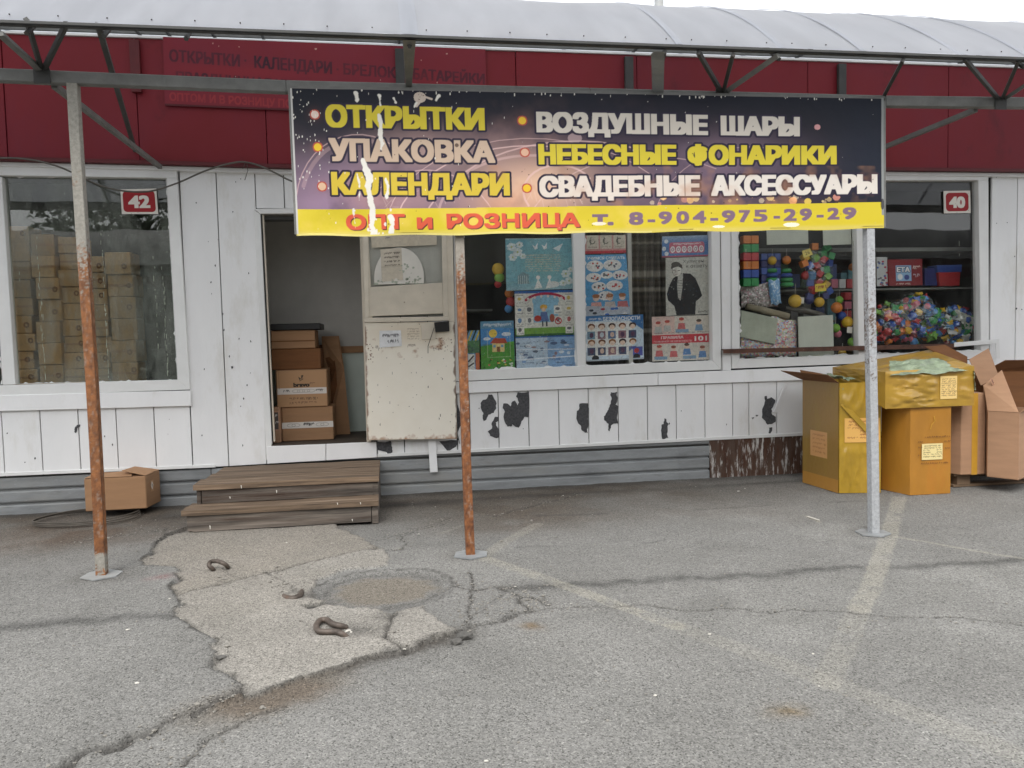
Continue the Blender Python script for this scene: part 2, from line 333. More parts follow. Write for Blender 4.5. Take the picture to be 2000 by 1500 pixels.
class Canvas:
    def __init__(s, w, h, col, k=1.0):          # w, h in photo pixels; k samples per pixel
        s.k = k; s.w, s.h = w, h; s.nx, s.ny = int(w * k) + 1, int(h * k) + 1
        s.X, s.Y = np.meshgrid(np.linspace(0, w, s.nx), np.linspace(0, h, s.ny)); s.a = np.empty((s.ny, s.nx, 3)); s.a[:] = S(*col)[:3]
    def put(s, m, col, al=1.0):
        m = (np.asarray(m, float) * al)[..., None]; s.a = s.a * (1 - m) + np.array(S(*col)[:3]) * m; return s
    def rect(s, x0, y0, x1, y1, col, al=1): return s.put((s.X >= x0) & (s.X <= x1) & (s.Y >= y0) & (s.Y <= y1), col, al)
    def rrect(s, x0, y0, x1, y1, r, col, al=1):
        dx = np.maximum(np.maximum(x0 + r - s.X, s.X - x1 + r), 0); dy = np.maximum(np.maximum(y0 + r - s.Y, s.Y - y1 + r), 0)
        return s.put(np.hypot(dx, dy) <= r, col, al)
    def ell(s, cx, cy, rx, ry, col, al=1): return s.put(((s.X - cx) / rx) ** 2 + ((s.Y - cy) / ry) ** 2 <= 1, col, al)
    def glow(s, cx, cy, rx, ry, col, al=1): return s.put(np.exp(-(((s.X - cx) / rx) ** 2 + ((s.Y - cy) / ry) ** 2)), col, al)
    def poly(s, pts, col, al=1): return s.put(inpoly(s.X, s.Y, pts), col, al)
    def line(s, pts, wd, col, al=1): return s.put(np.clip((wd / 2 - segdist(s.X, s.Y, pts)) * s.k + .5, 0, 1), col, al)
    def arc(s, cx, cy, rx, ry, a0, a1, wd, col, al=1):
        return s.line([(cx + rx * math.cos(math.radians(lerp(a0, a1, i / 14))), cy + ry * math.sin(math.radians(lerp(a0, a1, i / 14)))) for i in range(15)], wd, col, al)
    def tmask(s, txt, x0, x1, top0, base0, top1=None, base1=None, off=.03, ss=2):
        top1 = top0 if top1 is None else top1; base1 = base0 if base1 is None else base1
        bold = max(0, off) * 1.55 * abs(base0 - top0); x0 += bold; x1 -= bold; top0 += bold * .6; top1 += bold * .6; base0 -= bold * .6; base1 -= bold * .6
        vv, tt = text_tris(txt); hv, _ = text_tris('Н'); cap0, cap1 = hv[:, 1].min(), hv[:, 1].max()
        u = (vv[:, 0] - vv[:, 0].min()) / (np.ptp(vv[:, 0]) + 1e-9); q = (vv[:, 1] - cap0) / (cap1 - cap0)
        px = (x0 + (x1 - x0) * u) * s.k * ss; py = (lerp(base0, base1, u) + (lerp(top0, top1, u) - lerp(base0, base1, u)) * q) * s.k * ss
        H, Wd = s.ny * ss, s.nx * ss; m = np.zeros((H, Wd), np.float32)
        for a, b, c in tt:
            xs = px[[a, b, c]]; ys = py[[a, b, c]]
            i0, i1 = max(0, int(xs.min())), min(Wd - 1, int(xs.max()) + 1); j0, j1 = max(0, int(ys.min())), min(H - 1, int(ys.max()) + 1)
            if i1 < i0 or j1 < j0: continue
            gx, gy = np.meshgrid(np.arange(i0, i1 + 1) + .5, np.arange(j0, j1 + 1) + .5)
            e = [(xs[(k_ + 1) % 3] - xs[k_]) * (gy - ys[k_]) - (ys[(k_ + 1) % 3] - ys[k_]) * (gx - xs[k_]) for k_ in range(3)]
            ins = ((e[0] >= 0) & (e[1] >= 0) & (e[2] >= 0)) | ((e[0] <= 0) & (e[1] <= 0) & (e[2] <= 0))
            m[j0:j1 + 1, i0:i1 + 1] = np.maximum(m[j0:j1 + 1, i0:i1 + 1], ins)
        for ax, n in ((1, int(round(bold * s.k * ss))), (0, int(round(bold * .6 * s.k * ss)))):
            o = m.copy()
            for i in range(1, n + 1):
                if ax: m[:, i:] = np.maximum(m[:, i:], o[:, :-i]); m[:, :-i] = np.maximum(m[:, :-i], o[:, i:])
                else: m[i:] = np.maximum(m[i:], o[:-i]); m[:-i] = np.maximum(m[:-i], o[i:])
        return m.reshape(s.ny, ss, s.nx, ss).mean((1, 3))
    def text(s, txt, x0, x1, top0, base0, col, top1=None, base1=None, off=.03, outline=None, ow=3, al=1, shade=None):
        m = s.tmask(txt, x0, x1, top0, base0, top1, base1, off)
        if outline:
            d = m.copy(); n = max(1, int(round(ow * s.k)))
            for i in range(n):
                e = d.copy(); e[1:] = np.maximum(e[1:], d[:-1]); e[:-1] = np.maximum(e[:-1], d[1:]); g_ = e if i % 2 else d
                f_ = e.copy(); f_[:, 1:] = np.maximum(f_[:, 1:], g_[:, :-1]); f_[:, :-1] = np.maximum(f_[:, :-1], g_[:, 1:]); d = f_
            s.put(d, outline, al)
        if shade:
            dx, dy, c = shade; s.put(np.roll(np.roll(m, int(dy * s.k), 0), int(dx * s.k), 1), c)
        return s.put(m, col, al)
    def scrib(s, x0, x1, y, h, col, seed=0, wd=.9, al=.85):     # illegible small print
        q = random.Random(seed); x = x0
        while x < x1:
            n = q.uniform(1.2, 3.2); s.line([(x, y + h * q.random()), (x + n * .5, y - h * q.random() * .3), (x + n, y + h * q.random())], wd, col, al)
            x += n + (q.random() < .18) * 2.5
        return s
    def speck(s, n, col, seed, r=(.4, 1.4), box=None, al=.9, tall=1.0):
        q = random.Random(seed); b = box or (0, 0, s.w, s.h)
        for i in range(n):
            cx, cy, rr = q.uniform(b[0], b[2]), q.uniform(b[1], b[3]), q.uniform(*r); i0 = max(0, int((cx - rr * 2) * s.k)); i1 = int((cx + rr * 2) * s.k) + 2
            j0 = max(0, int((cy - rr * 2 * tall) * s.k)); j1 = int((cy + rr * 2 * tall) * s.k) + 2
            X, Y = s.X[j0:j1, i0:i1], s.Y[j0:j1, i0:i1]
            m = ((((X - cx) / rr) ** 2 + ((Y - cy) / (rr * tall)) ** 2) <= 1)[..., None] * al
            s.a[j0:j1, i0:i1] = s.a[j0:j1, i0:i1] * (1 - m) + np.array(S(*col)[:3]) * m
        return s
    def sheet(s, name, q, Y, mat='print', parent=None, t=0, fn=None, pts=None):
        u = s.X / s.w; v_ = s.Y / s.h
        if pts is None:                         # photo corners TL TR BR BL on plane y=Y
            P = [np.array(a, float) for a in q]
            px = (P[0][0] * (1 - u) + P[1][0] * u) * (1 - v_) + (P[3][0] * (1 - u) + P[2][0] * u) * v_
            py = (P[0][1] * (1 - u) + P[1][1] * u) * (1 - v_) + (P[3][1] * (1 - u) + P[2][1] * u) * v_
            V = W(px, py, Y)
        else:
            P = [np.array(a, float) for a in pts]; u_, w_ = u[..., None], v_[..., None]
            V = (P[0] * (1 - u_) + P[1] * u_) * (1 - w_) + (P[3] * (1 - u_) + P[2] * u_) * w_
        if fn is not None: V = V + fn(u, v_, V)
        return grid_mesh(name, V, s.a, mat, parent)
def grid_mesh(name, V, col, mat, parent, loc=None, thick=0):
    ny, nx = V.shape[:2]; o0 = np.array(parent_loc(parent)) if parent else (np.array(loc) if loc is not None else V[-1].mean(0))
    me = bpy.data.meshes.new(name); n = nx * ny; me.vertices.add(n); me.vertices.foreach_set('co', (V.reshape(-1, 3) - o0).astype(np.float32).ravel())
    i = np.arange(n).reshape(ny, nx); q = np.stack([i[1:, :-1], i[1:, 1:], i[:-1, 1:], i[:-1, :-1]], -1).reshape(-1, 4); nf = len(q)
    me.loops.add(nf * 4); me.loops.foreach_set('vertex_index', q.astype(np.int32).ravel())
    me.polygons.add(nf); me.polygons.foreach_set('loop_start', np.arange(0, nf * 4, 4, dtype=np.int32)); me.polygons.foreach_set('loop_total', np.full(nf, 4, np.int32))
    me.polygons.foreach_set('use_smooth', np.ones(nf, bool)); me.update(calc_edges=True)
    at = me.attributes.new('Col', 'FLOAT_COLOR', 'POINT'); at.data.foreach_set('color', np.concatenate([col.reshape(-1, 3), np.ones((n, 1))], 1).astype(np.float32).ravel())
    return link(name, me, mat, parent, None if parent else o0)

# ------------------------------------------------------------------ ground: broken asphalt round an old concrete slab
GX0, GX1, GY0, GY1, GS = -3.7, 6.5, -5.5, 0.30, 0.0115
gx = np.linspace(GX0, GX1, int((GX1 - GX0) / GS) + 1); gy = np.linspace(GY0, GY1, int((GY1 - GY0) / GS) + 1)
X0, Y0 = np.meshgrid(gx, gy)
jx = (fbm(X0, Y0, 7, 4, 3) - .5) * .11 + (fbm(X0, Y0, 40, 2, 5) - .5) * .022; jy = (fbm(X0, Y0, 7, 4, 9) - .5) * .11 + (fbm(X0, Y0, 40, 2, 11) - .5) * .022
XJ, YJ = X0 + jx, Y0 + jy
def gp(pts): return [tuple(G(a, b)[:2]) for a, b in pts]
def gdist(pts, pad, jit=True, closed=False):     # distance to a line, only evaluated near it
    a, b = (XJ, YJ) if jit else (X0, Y0); P = np.array(pts); d = np.full(X0.shape, 9.0)
    i0 = max(0, int((P[:, 0].min() - pad - GX0) / GS) - 8); i1 = int((P[:, 0].max() + pad - GX0) / GS) + 8; j0 = max(0, int((P[:, 1].min() - pad - GY0) / GS) - 8); j1 = int((P[:, 1].max() + pad - GY0) / GS) + 8
    if i1 > 0 and j1 > 0: d[j0:j1, i0:i1] = segdist(a[j0:j1, i0:i1], b[j0:j1, i0:i1], pts, closed)
    return d
left_edge = [(375, 1042), (330, 1050), (300, 1070), (297, 1082), (288, 1095), (283, 1112), (345, 1115), (350, 1122), (345, 1140), (331, 1154), (343, 1168), (350, 1192), (345, 1212), (360, 1224), (385, 1238), (420, 1259), (422, 1287), (406, 1315), (444, 1329), (472, 1350), (474, 1372)]
front_edge = [(474, 1372), (548, 1352), (580, 1340), (640, 1316), (700, 1296), (772, 1276), (786, 1276), (820, 1260), (868, 1248), (892, 1236)]
right_edge = [(892, 1236), (872, 1228), (836, 1208), (824, 1196), (832, 1186), (764, 1198), (748, 1200), (692, 1194), (648, 1186), (636, 1176), (616, 1160), (612, 1140), (652, 1120), (768, 1106), (748, 1080), (738, 1072), (700, 1052), (652, 1028)]
slab_px = left_edge + front_edge[1:] + right_edge[1:] + [(640, 1010), (380, 1020)]
slabP = gp(slab_px); conc = inpoly(XJ, YJ, slabP)
chipP = gp([(760, 1198), (748, 1228), (752, 1244), (768, 1260), (784, 1278), (820, 1262), (868, 1250), (896, 1238), (872, 1226), (836, 1206), (822, 1194), (834, 1184)]); chip_m = conc & inpoly(XJ, YJ, chipP)
split_line = gp([(340, 1168), (408, 1152), (464, 1138), (520, 1124), (588, 1106), (684, 1086), (745, 1072)])
sl = np.array(split_line); upper_m = conc & (YJ > np.interp(XJ, sl[:, 0], sl[:, 1])) & ~chip_m
dl_ = gdist(gp(left_edge), .9); df_ = gdist(gp(front_edge), .5)
asph = np.array([.200, .196, .187]); concc = np.array([.278, .262, .238])
A = np.empty(X0.shape + (3,)); A[:] = asph
n1 = fbm(X0, Y0, 1.1, 4, 21); n2 = fbm(X0, Y0, 4.5, 4, 31); n3 = fbm(X0, Y0, 16, 3, 41)
A *= (.86 + .30 * n1)[..., None]
def gmix(m, col):
    global A
    m = np.clip(m, 0, 1)[..., None]; A = A * (1 - m) + np.array(col) * m
sst = lambda a, b, t: np.clip((t - a) / (b - a), 0, 1) ** 2 * (3 - 2 * np.clip((t - a) / (b - a), 0, 1))
# brown dirt swept up to the wall and on the left, painted contact shade, tar seams, drips
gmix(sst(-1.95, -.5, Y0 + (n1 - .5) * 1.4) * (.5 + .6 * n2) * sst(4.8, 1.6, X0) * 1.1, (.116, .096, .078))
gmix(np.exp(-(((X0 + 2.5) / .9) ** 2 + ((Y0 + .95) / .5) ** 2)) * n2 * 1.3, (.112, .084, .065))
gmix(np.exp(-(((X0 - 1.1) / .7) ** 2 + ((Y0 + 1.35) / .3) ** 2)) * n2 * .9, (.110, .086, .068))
for cx, cy, r1, r2, al in ((800, 985, .5, .12, .9), (1050, 968, .9, .07, .6), (335, 1010, .22, .14, .7), (100, 1002, 1.2, .08, .6), (1480, 945, 1.0, .06, .5)): p = G(cx, cy); gmix(np.exp(-(((XJ - p[0]) / r1) ** 2 + ((YJ - p[1]) / r2) ** 2)) * al * (.5 + n2), (.055, .05, .045))  # dark soil, with contact shade painted in along the wall foot and steps
gmix(sst(-.22, .02, Y0 + (n2 - .5) * .2) * .7, (.06, .054, .048))  # contact shade at the wall foot, painted into the ground colour
gmix(sst(.5, .75, fbm(X0, Y0, .9, 5, 77)) * .35, (.33, .325, .31))
gmix(sst(.60, .78, fbm(X0, Y0, 2.6, 4, 79)) * .25, (.14, .137, .13))
for sd_, cx, cy, rx, ry, c_ in ((1, 1042, 1222, .06, .05, (.15, .105, .06)), (2, 1536, 1390, .07, .05, (.16, .12, .07)), (3, 320, 1135, .07, .05, (.20, .12, .12))):
    p = G(cx, cy); gmix(np.exp(-(((XJ - p[0]) / rx) ** 2 + ((YJ - p[1]) / ry) ** 2)) * .8, c_)
for pts, wd, al in (([(1004, 1148), (1190, 1139), (1314, 1131), (1500, 1124), (1648, 1110), (1800, 1106), (2000, 1094)], .055, .62), ([(-60, 1232), (140, 1217), (245, 1212), (345, 1212)], .06, .62),
                    ([(1010, 1070), (1070, 1066)], .02, .4), ([(1050, 1008), (1190, 1004)], .03, .4), ([(1255, 1059), (1300, 1056)], .015, .4), ([(1360, 996), (1500, 988)], .02, .35), ([(1620, 982), (1700, 978)], .02, .3), ([(1690, 1030), (1760, 1036)], .02, .25)):
    d = gdist(gp(pts), .25); gmix(np.exp(-(d / wd) ** 2) * al * (.55 + .75 * n3), (.055, .054, .052))
for cx, cy in ((200, 1130), (920, 1085), (1705, 1042)): p = G(cx, cy); gmix(np.exp(-(((XJ - p[0]) / .16) ** 2 + ((YJ - p[1]) / .13) ** 2)) * .55, (.075, .068, .06))  # grime and painted contact shade round the post bases
# worn paint lines
for pts, wd, al in (([(940, 1088), (1060, 1128), (1180, 1172), (1320, 1222)], .05, .62), ([(1320, 1222), (1500, 1286), (1660, 1346), (1830, 1412), (2010, 1484)], .065, .24), ([(945, 1085), (990, 1056), (1050, 1024)], .05, .38),
                    ([(1757, 972), (1735, 1048), (1700, 1150), (1678, 1190)], .058, .62), ([(1678, 1190), (1645, 1268), (1612, 1335)], .06, .26), ([(1748, 1048), (1880, 1072), (2040, 1098)], .022, .6), ([(860, 1042), (905, 1026)], .02, .35), ([(1570, 1006), (1600, 1020)], .012, .8)):
    d = gdist(gp(pts), .2, False); gmix(sst(wd * 1.12, wd * .8, d + (n3 - .5) * .03) * al * sst(.22, .55, n3 * .6 + n2 * .5), (.315, .30, .26))
Z = np.zeros(X0.shape)
isleft = inpoly(X0, Y0, gp([(-400, 1020)] + [(375, 1030)] + left_edge[1:] + [(385, 1399), (130, 1500), (-100, 1640), (-900, 1700)]))
Z += np.where(isleft & ~conc, .034 * np.exp(-dl_ / .45), 0)
Z += np.where(conc, .020, 0)
A = np.where(conc[..., None], concc * (.82 + .36 * n2)[..., None], A)
gmix(conc * sst(.48, .72, n1) * .3, (.25, .23, .20)); gmix(conc * upper_m * (.25 + .3 * n2), (.24, .212, .178))
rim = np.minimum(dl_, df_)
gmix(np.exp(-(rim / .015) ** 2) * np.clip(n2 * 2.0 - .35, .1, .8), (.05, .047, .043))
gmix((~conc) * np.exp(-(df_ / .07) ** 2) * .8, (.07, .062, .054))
# sandy gutter before the slab, round shallow patch
d = gdist(gp([(455, 1388), (520, 1372), (600, 1348)]), .3); gmix(np.exp(-(d / .075) ** 2) * .85 * (~conc), (.105, .075, .055))
d = gdist(gp([(400, 1402), (500, 1384), (640, 1330)]), .4); gmix(np.exp(-(d / .12) ** 2) * .5 * (~conc), (.16, .14, .115))
pc = G(752, 1148); px_ = G(890, 1142); ra = abs(px_[0] - pc[0]); rb = abs(G(752, 1112)[1] - pc[1])
rr = np.hypot((XJ - pc[0]) / ra, (YJ - pc[1]) / rb)
gmix(sst(1.06, .9, rr), asph * .92); gmix(sst(.80, .55, rr + (n3 - .5) * .35) * .8, (.19, .166, .135)); gmix(np.exp(-((rr - 1.0) / .035) ** 2) * np.clip(n3 * 1.6 - .35, 0, 1) * .9, (.06, .056, .052)); gmix(np.exp(-((rr - .82) / .06) ** 2) * .45 * n3 * 1.6, (.06, .055, .05))
Z -= sst(1.05, .8, rr) * .022
# the slot left in the slab, crumbled patches
hole = inpoly(X0, Y0, gp([(586, 1185), (646, 1177), (652, 1182), (604, 1197)])); gmix(hole * 1.0, (.05, .048, .045)); Z -= hole * .035
for cx, cy, r1, r2 in ((700, 1234, .11, .07), (570, 1160, .05, .03), (764, 1276, .05, .05), (905, 1240, .07, .06), (420, 1296, .05, .06), (600, 1165, .06, .05), (752, 1205, .06, .05)):
    p = G(cx, cy); e = np.exp(-(((XJ - p[0]) / r1) ** 2 + ((YJ - p[1]) / r2) ** 2)); gmix(e * .75 * (.4 + n3), (.10, .095, .088)); Z -= e * .012 * (n3 + .3)
# cracks: line, half width, depth
CR = [([(892, 1236), (914, 1223), (967, 1210), (1004, 1198), (1029, 1192)], .022, .03), ([(1029, 1192), (1069, 1187), (1128, 1184), (1190, 1186), (1258, 1182), (1348, 1192), (1450, 1190), (1516, 1194), (1536, 1190), (1576, 1196), (1656, 1194), (1752, 1206), (1876, 1206), (1928, 1214), (2010, 1220)], .008, .012),
      ([(920, 1120), (926, 1136), (928, 1155), (909, 1186), (911, 1207), (908, 1228)], .009, .012), ([(975, 1146), (1016, 1164), (1019, 1179), (1029, 1192)], .012, .014), ([(1016, 1164), (1054, 1170), (1066, 1182)], .010, .012), ([(911, 1207), (950, 1180), (985, 1164)], .005, .006),
      ([(745, 1072), (752, 1074), (788, 1074), (796, 1060), (776, 1048), (860, 1024)], .007, .01), ([(965, 1010), (995, 1000), (1054, 984), (1097, 975), (1137, 962)], .010, .012), ([(110, 1512), (175, 1469), (217, 1458), (301, 1430), (350, 1411), (385, 1399), (437, 1381), (474, 1360)], .022, .03), ([(340, 1500), (367, 1480), (395, 1455), (420, 1436), (490, 1399), (560, 1371)], .009, .012),
      ([(331, 1035), (325, 1054), (300, 1070)], .008, .01), ([(380, 1402), (420, 1380), (455, 1368)], .006, .006), ([(340, 1168), (408, 1152), (464, 1138), (520, 1124), (588, 1106), (684, 1086), (745, 1072)], .011, .016), ([(760, 1200), (748, 1228), (752, 1244), (768, 1260), (784, 1278)], .014, .02), ([(464, 1138), (440, 1118)], .005, .006), ([(520, 1124), (556, 1142), (570, 1158)], .005, .006), ([(880, 1144), (940, 1150), (975, 1146), (1050, 1152)], .010, .010), ([(130, 1062), (230, 1050), (330, 1038)], .005, .005), ([(720, 1058), (790, 1040), (880, 1012)], .004, .004)]
for pts, wd, dp in CR:
    d = gdist(gp(pts), .2); wd = wd * .8; e = np.exp(-(d / (wd * 1.0)) ** 2) * np.clip(.55 + .9 * n2, 0, 1.1); gmix(e * .9, (.04, .037, .034)); gmix(np.exp(-(d / (wd * 3.0)) ** 2) * .28, (.11, .104, .096)); Z -= dp * e
Z += (n3 - .5) * .006 + (n2 - .5) * .010
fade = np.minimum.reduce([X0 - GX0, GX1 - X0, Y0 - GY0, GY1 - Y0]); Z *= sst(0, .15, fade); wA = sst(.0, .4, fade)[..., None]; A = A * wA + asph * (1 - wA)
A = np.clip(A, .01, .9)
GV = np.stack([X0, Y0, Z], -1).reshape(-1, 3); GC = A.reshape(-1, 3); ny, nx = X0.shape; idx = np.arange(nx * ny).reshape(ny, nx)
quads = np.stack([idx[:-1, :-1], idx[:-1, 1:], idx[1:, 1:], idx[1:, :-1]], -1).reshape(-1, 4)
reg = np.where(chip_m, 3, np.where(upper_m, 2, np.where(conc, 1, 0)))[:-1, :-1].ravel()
def part_mesh(name, q):
    us, inv = np.unique(q.ravel(), return_inverse=True); me = bpy.data.meshes.new(name); n = len(us); nf = len(q)
    me.vertices.add(n); me.vertices.foreach_set('co', GV[us].astype(np.float32).ravel()); me.loops.add(nf * 4); me.loops.foreach_set('vertex_index', inv.astype(np.int32).ravel())
    me.polygons.add(nf); me.polygons.foreach_set('loop_start', np.arange(0, nf * 4, 4, dtype=np.int32)); me.polygons.foreach_set('loop_total', np.full(nf, 4, np.int32)); me.polygons.foreach_set('use_smooth', np.ones(nf, bool)); me.update(calc_edges=True)
    at = me.attributes.new('Col', 'FLOAT_COLOR', 'POINT'); at.data.foreach_set('color', np.concatenate([GC[us], np.ones((n, 1))], 1).astype(np.float32).ravel())
    return kind(link(name, me, 'ground'), 'structure')
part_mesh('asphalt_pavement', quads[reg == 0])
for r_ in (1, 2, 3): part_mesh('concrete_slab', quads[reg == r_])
def gz(x, y): return float(Z[min(ny - 1, max(0, int(round((y - GY0) / GS)))), min(nx - 1, max(0, int(round((x - GX0) / GS))))])
BIG = 200.0                                      # the rest of the ground, out to the horizon
mb = MB()
for a, b, c, d in ((-BIG, GX0, -BIG, BIG), (GX1, BIG, -BIG, BIG), (GX0, GX1, -BIG, GY0), (GX0, GX1, GY1, BIG)):
    mb.add([(a, c, 0), (b, c, 0), (b, d, 0), (a, d, 0)], [(0, 1, 2, 3)])
go = mb.build('ground', 'ground'); at = go.data.attributes.new('Col', 'FLOAT_COLOR', 'POINT'); at.data.foreach_set('color', np.tile(np.r_[asph, 1], len(go.data.vertices)).astype(np.float32)); kind(go, 'structure')

# ------------------------------------------------------------------ the kiosk
KB = thing('market_kiosk', 'long white planked market kiosk with deep red fascia, behind the canopy posts', 'kiosk', (0, 1.6, 0))
def world_line(pts, Y=0): return [(float(W(a, b, Y)[0]), float(W(a, b, Y)[2])) for a, b in pts]
SB = world_line([(0, 931), (420, 912), (880, 885), (1564, 850)]); SB = [(-6, SB[0][1])] + SB + [(9, SB[-1][1] + .01)]
SLl = world_line([(0, 803), (373, 793)]); SLr = world_line([(890, 769), (1560, 743), (1935, 730)]); SLl = [(-6, SLl[0][1])] + SLl; SLr = SLr + [(9, SLr[-1][1])]
ZT = 3.035
def wx(px, py): return float(W(px, py, 0)[0])
def planks(xs, zb, zt, y0=0.0, t=.024):
    for a, b in zip(xs[:-1], xs[1:]):
        g_ = .0042; e = rnd.uniform(-.0015, .0015); f = lambda z, x: z if isinstance(z, (int, float)) else pl(z, x)
        MB().hexa([(a + g_, y0 + e, f(zb, a)), (b - g_, y0 + e, f(zb, b)), (b - g_, y0 + t, f(zb, b)), (a + g_, y0 + t, f(zb, a))], [(a + g_, y0 + e, f(zt, a)), (b - g_, y0 + e, f(zt, b)), (b - g_, y0 + t, f(zt, b)), (a + g_, y0 + t, f(zt, a))]).build('wall_plank', 'white', KB, .0022)
xl = [wx(p, 900) for p in (8, 83, 157, 231, 305, 376)]; xl = [xl[0] - .235 * i for i in range(11, 0, -1)] + xl
planks(xl, SB, SLl)
x1, x2, x3 = xl[-1] + .002, wx(434, 620), wx(509, 620); planks([x1, x2, x3], SB, ZT)
DX0, DX1, DZ0, DZ1 = wx(518, 640), wx(711, 640), .515, 2.595
planks([x3 + (DX1 + .08 - x3) * i / 4 for i in range(5)], 2.66, ZT)
xd = [wx(p, 870) for p in (737, 790, 842, 893)]; planks(xd, SB, ZT)
xm = [wx(p, 830) for p in (893, 918, 974, 1033, 1092, 1150, 1208, 1265, 1321, 1377, 1431, 1463, 1517, 1569, 1622, 1676, 1731, 1786, 1842, 1897)] + [wx(1934, 600)]; planks(xm, SB, SLr)
xr = [wx(1934, 600)] + [wx(p, 600) for p in (1984, 2040, 2096)]; xr += [xr[-1] + .26 * i for i in range(1, 8)]; planks(xr, SB, ZT)
XL, XR = xl[0], xr[-1]
def kbox(name, mat, *b, bev=0): return MB().box(*b).build(name, mat, KB, bev)
# backing, inner walls, floor, ceiling, roof
for a, b, z0, z1 in ((XL, x1, .3, .85), (x1, x3 + .05, .3, 3.05), (x3 + .05, DX1, 2.68, 3.05), (DX1 + .03, xm[0], .3, 3.05), (xm[0], xr[0], .3, .95), (xr[0], XR, .3, 3.05), (x3 + .05, DX1 + .03, .3, .49)): kbox('wall_backing', 'dark', a, b, .03, .06, z0, z1)
kbox('interior_floor', 'infloor', XL, XR, .061, 3.2, .44, .505); kbox('ceiling', 'dark', XL, XR, .061, 3.2, 3.06, 3.12)
kbox('back_wall', 'inwall', XL, XR, 3.2, 3.26, 0, 4.01); kbox('side_wall', 'white', XL - .06, XL, 0, 3.26, 0, 4.01); kbox('side_wall', 'white', XR, XR + .06, 0, 3.26, 0, 4.01)
for x in (-1.36, -.12, 2.30): kbox('partition', 'inwall', x, x + .04, .062, 3.199, .506, 3.059)
kbox('roof', 'galv', XL - .2, XR + .2, -.03, 3.4, 4.02, 4.05)
MAT['vest'] = M('dim_vestibule_paint', S(190, 187, 180), .7, var=.06, scale=3, spots=[dark_speck], rand=0); kbox('vestibule_wall', 'vest', -1.319, -.121, .95, .99, 1.40, 3.058); kbox('vestibule_wall', 'inlow', -1.319, -.121, .945, .99, .506, 1.385); kbox('ledge', 'carton', -.75, -.14, .925, .944, 1.33, 1.40)
# door casing and jambs
slab('door_casing', [(495, 409), (508, 418), (531, 867), (520.5, 900)], -.012, .05, 'frame', KB)
slab('door_casing', [(496, 408), (716, 405), (711, 416), (508, 417.5)], -.012, .05, 'frame', KB)
kbox('door_jamb', 'cream', DX0 - .035, DX0 - .004, .04, .16, DZ0, DZ1); kbox('door_jamb', 'cream', DX1 - .01, DX1 + .03, -.03, .16, DZ0, DZ1); kbox('door_jamb', 'dark', DX0 - .004, DX1 - .01, .04, .16, DZ1 - .03, DZ1)
MB().bar(W(509, 420, .02), W(531, 862, .02), .022, .03, (0, 1, 0)).build('weather_strip', 'dark', KB); MB().bar(W(514, 420, .03), W(536, 862, .03), .012, .03, (0, 1, 0)).build('weather_strip', 'cream', KB)
kbox('door_sill', 'infloor', DX0 - .002, DX1 - .012, .0, .14, .485, .517, bev=.004)
slab('threshold_board', [(521, 872), (636, 867.5), (636, 899.5), (522, 906)], -.015, .04, 'white', KB); slab('threshold_board', [(637, 867.4), (735, 863), (736, 893.5), (637, 899.4)], -.015, .04, 'white', KB)
slab('bottom_trim', [(-40, 925), (420, 907), (421, 913), (-40, 932)], -.008, .03, 'frame', KB, .002); slab('bottom_trim', [(737, 887), (1568, 845), (1568, 851), (737, 893)], -.008, .03, 'frame', KB, .002)
# windows
def window(bars, panes, gmat, mull=()):
    mb = MB(); [mb.slab(q, -.028, .10) for q in bars]; f = mb.build('window', 'frame', KB, .004)
    for q in mull: slab('mullion', q, -.024, .09, 'frame', f, .004)
    for q in panes: slab('pane', q, .035, .004, gmat, f, 0)
    # ragged putty round each pane
    for q in panes:
        pm = MB()
        for i in range(4):
            a, b = np.array(q[i], float), np.array(q[(i + 1) % 4], float); c_ = np.mean(np.array(q, float), 0); n = int(np.hypot(*(b - a)) / 5); nrm = np.array([-(b - a)[1], (b - a)[0]]) / np.hypot(*(b - a))
            if nrm.dot(c_ - a) < 0: nrm = -nrm
            for j in range(n):
                h0, h1 = [max(.6, (vnoise(np.array((j + k_) * .9 + i * 37), np.array(q[0][0] * .1), 3) ** 4) * 6) for k_ in (0, 1)]
                p0, p1 = a + (b - a) * j / n, a + (b - a) * (j + 1) / n
                pm.add([W(*p0, .030), W(*p1, .030), W(*(p1 + nrm * h1), .030), W(*(p0 + nrm * h0), .030)], [(0, 1, 2, 3)])
        pm.build('putty', 'frame', f)
    return f
window([[(-400, 314), (345, 330), (346, 348), (-400, 336)], [(-375, 765), (347, 742), (371, 761), (-375, 787)], [(325, 348), (346, 348), (371, 761), (347, 742)]],
       [[(3, 345), (325, 348), (347, 742), (30, 750)], [(-340, 338), (-20, 344), (5, 751), (-315, 760)]], 'glassold', [[(-20, 343), (3, 345), (30, 751), (5, 752)], [(-362, 337), (-340, 338), (-315, 762), (-337, 763)]])
slab('sill_board', [(-375, 781), (372, 763), (373, 793), (-375, 814)], -.036, .06, 'white', KB, .004)
window([[(884, 332), (1405, 337), (1405, 353), (884, 352)], [(884, 352), (900, 352), (908, 724), (890, 745)], [(908, 724), (1392, 704.6), (1409, 722), (890, 745)], [(1388, 353), (1405, 353), (1409, 722), (1392, 704.6)]],
       [[(900, 352), (1116, 353), (1127.6, 716), (908, 724)], [(1141, 353), (1388, 353), (1392, 704.6), (1144, 715)]], 'glass', [[(1116, 353), (1141, 353), (1144, 715), (1127.6, 716)]])
slab('trim_panel', [(1407, 340), (1427, 340), (1428, 723), (1411, 723)], -.012, .05, 'white', KB)
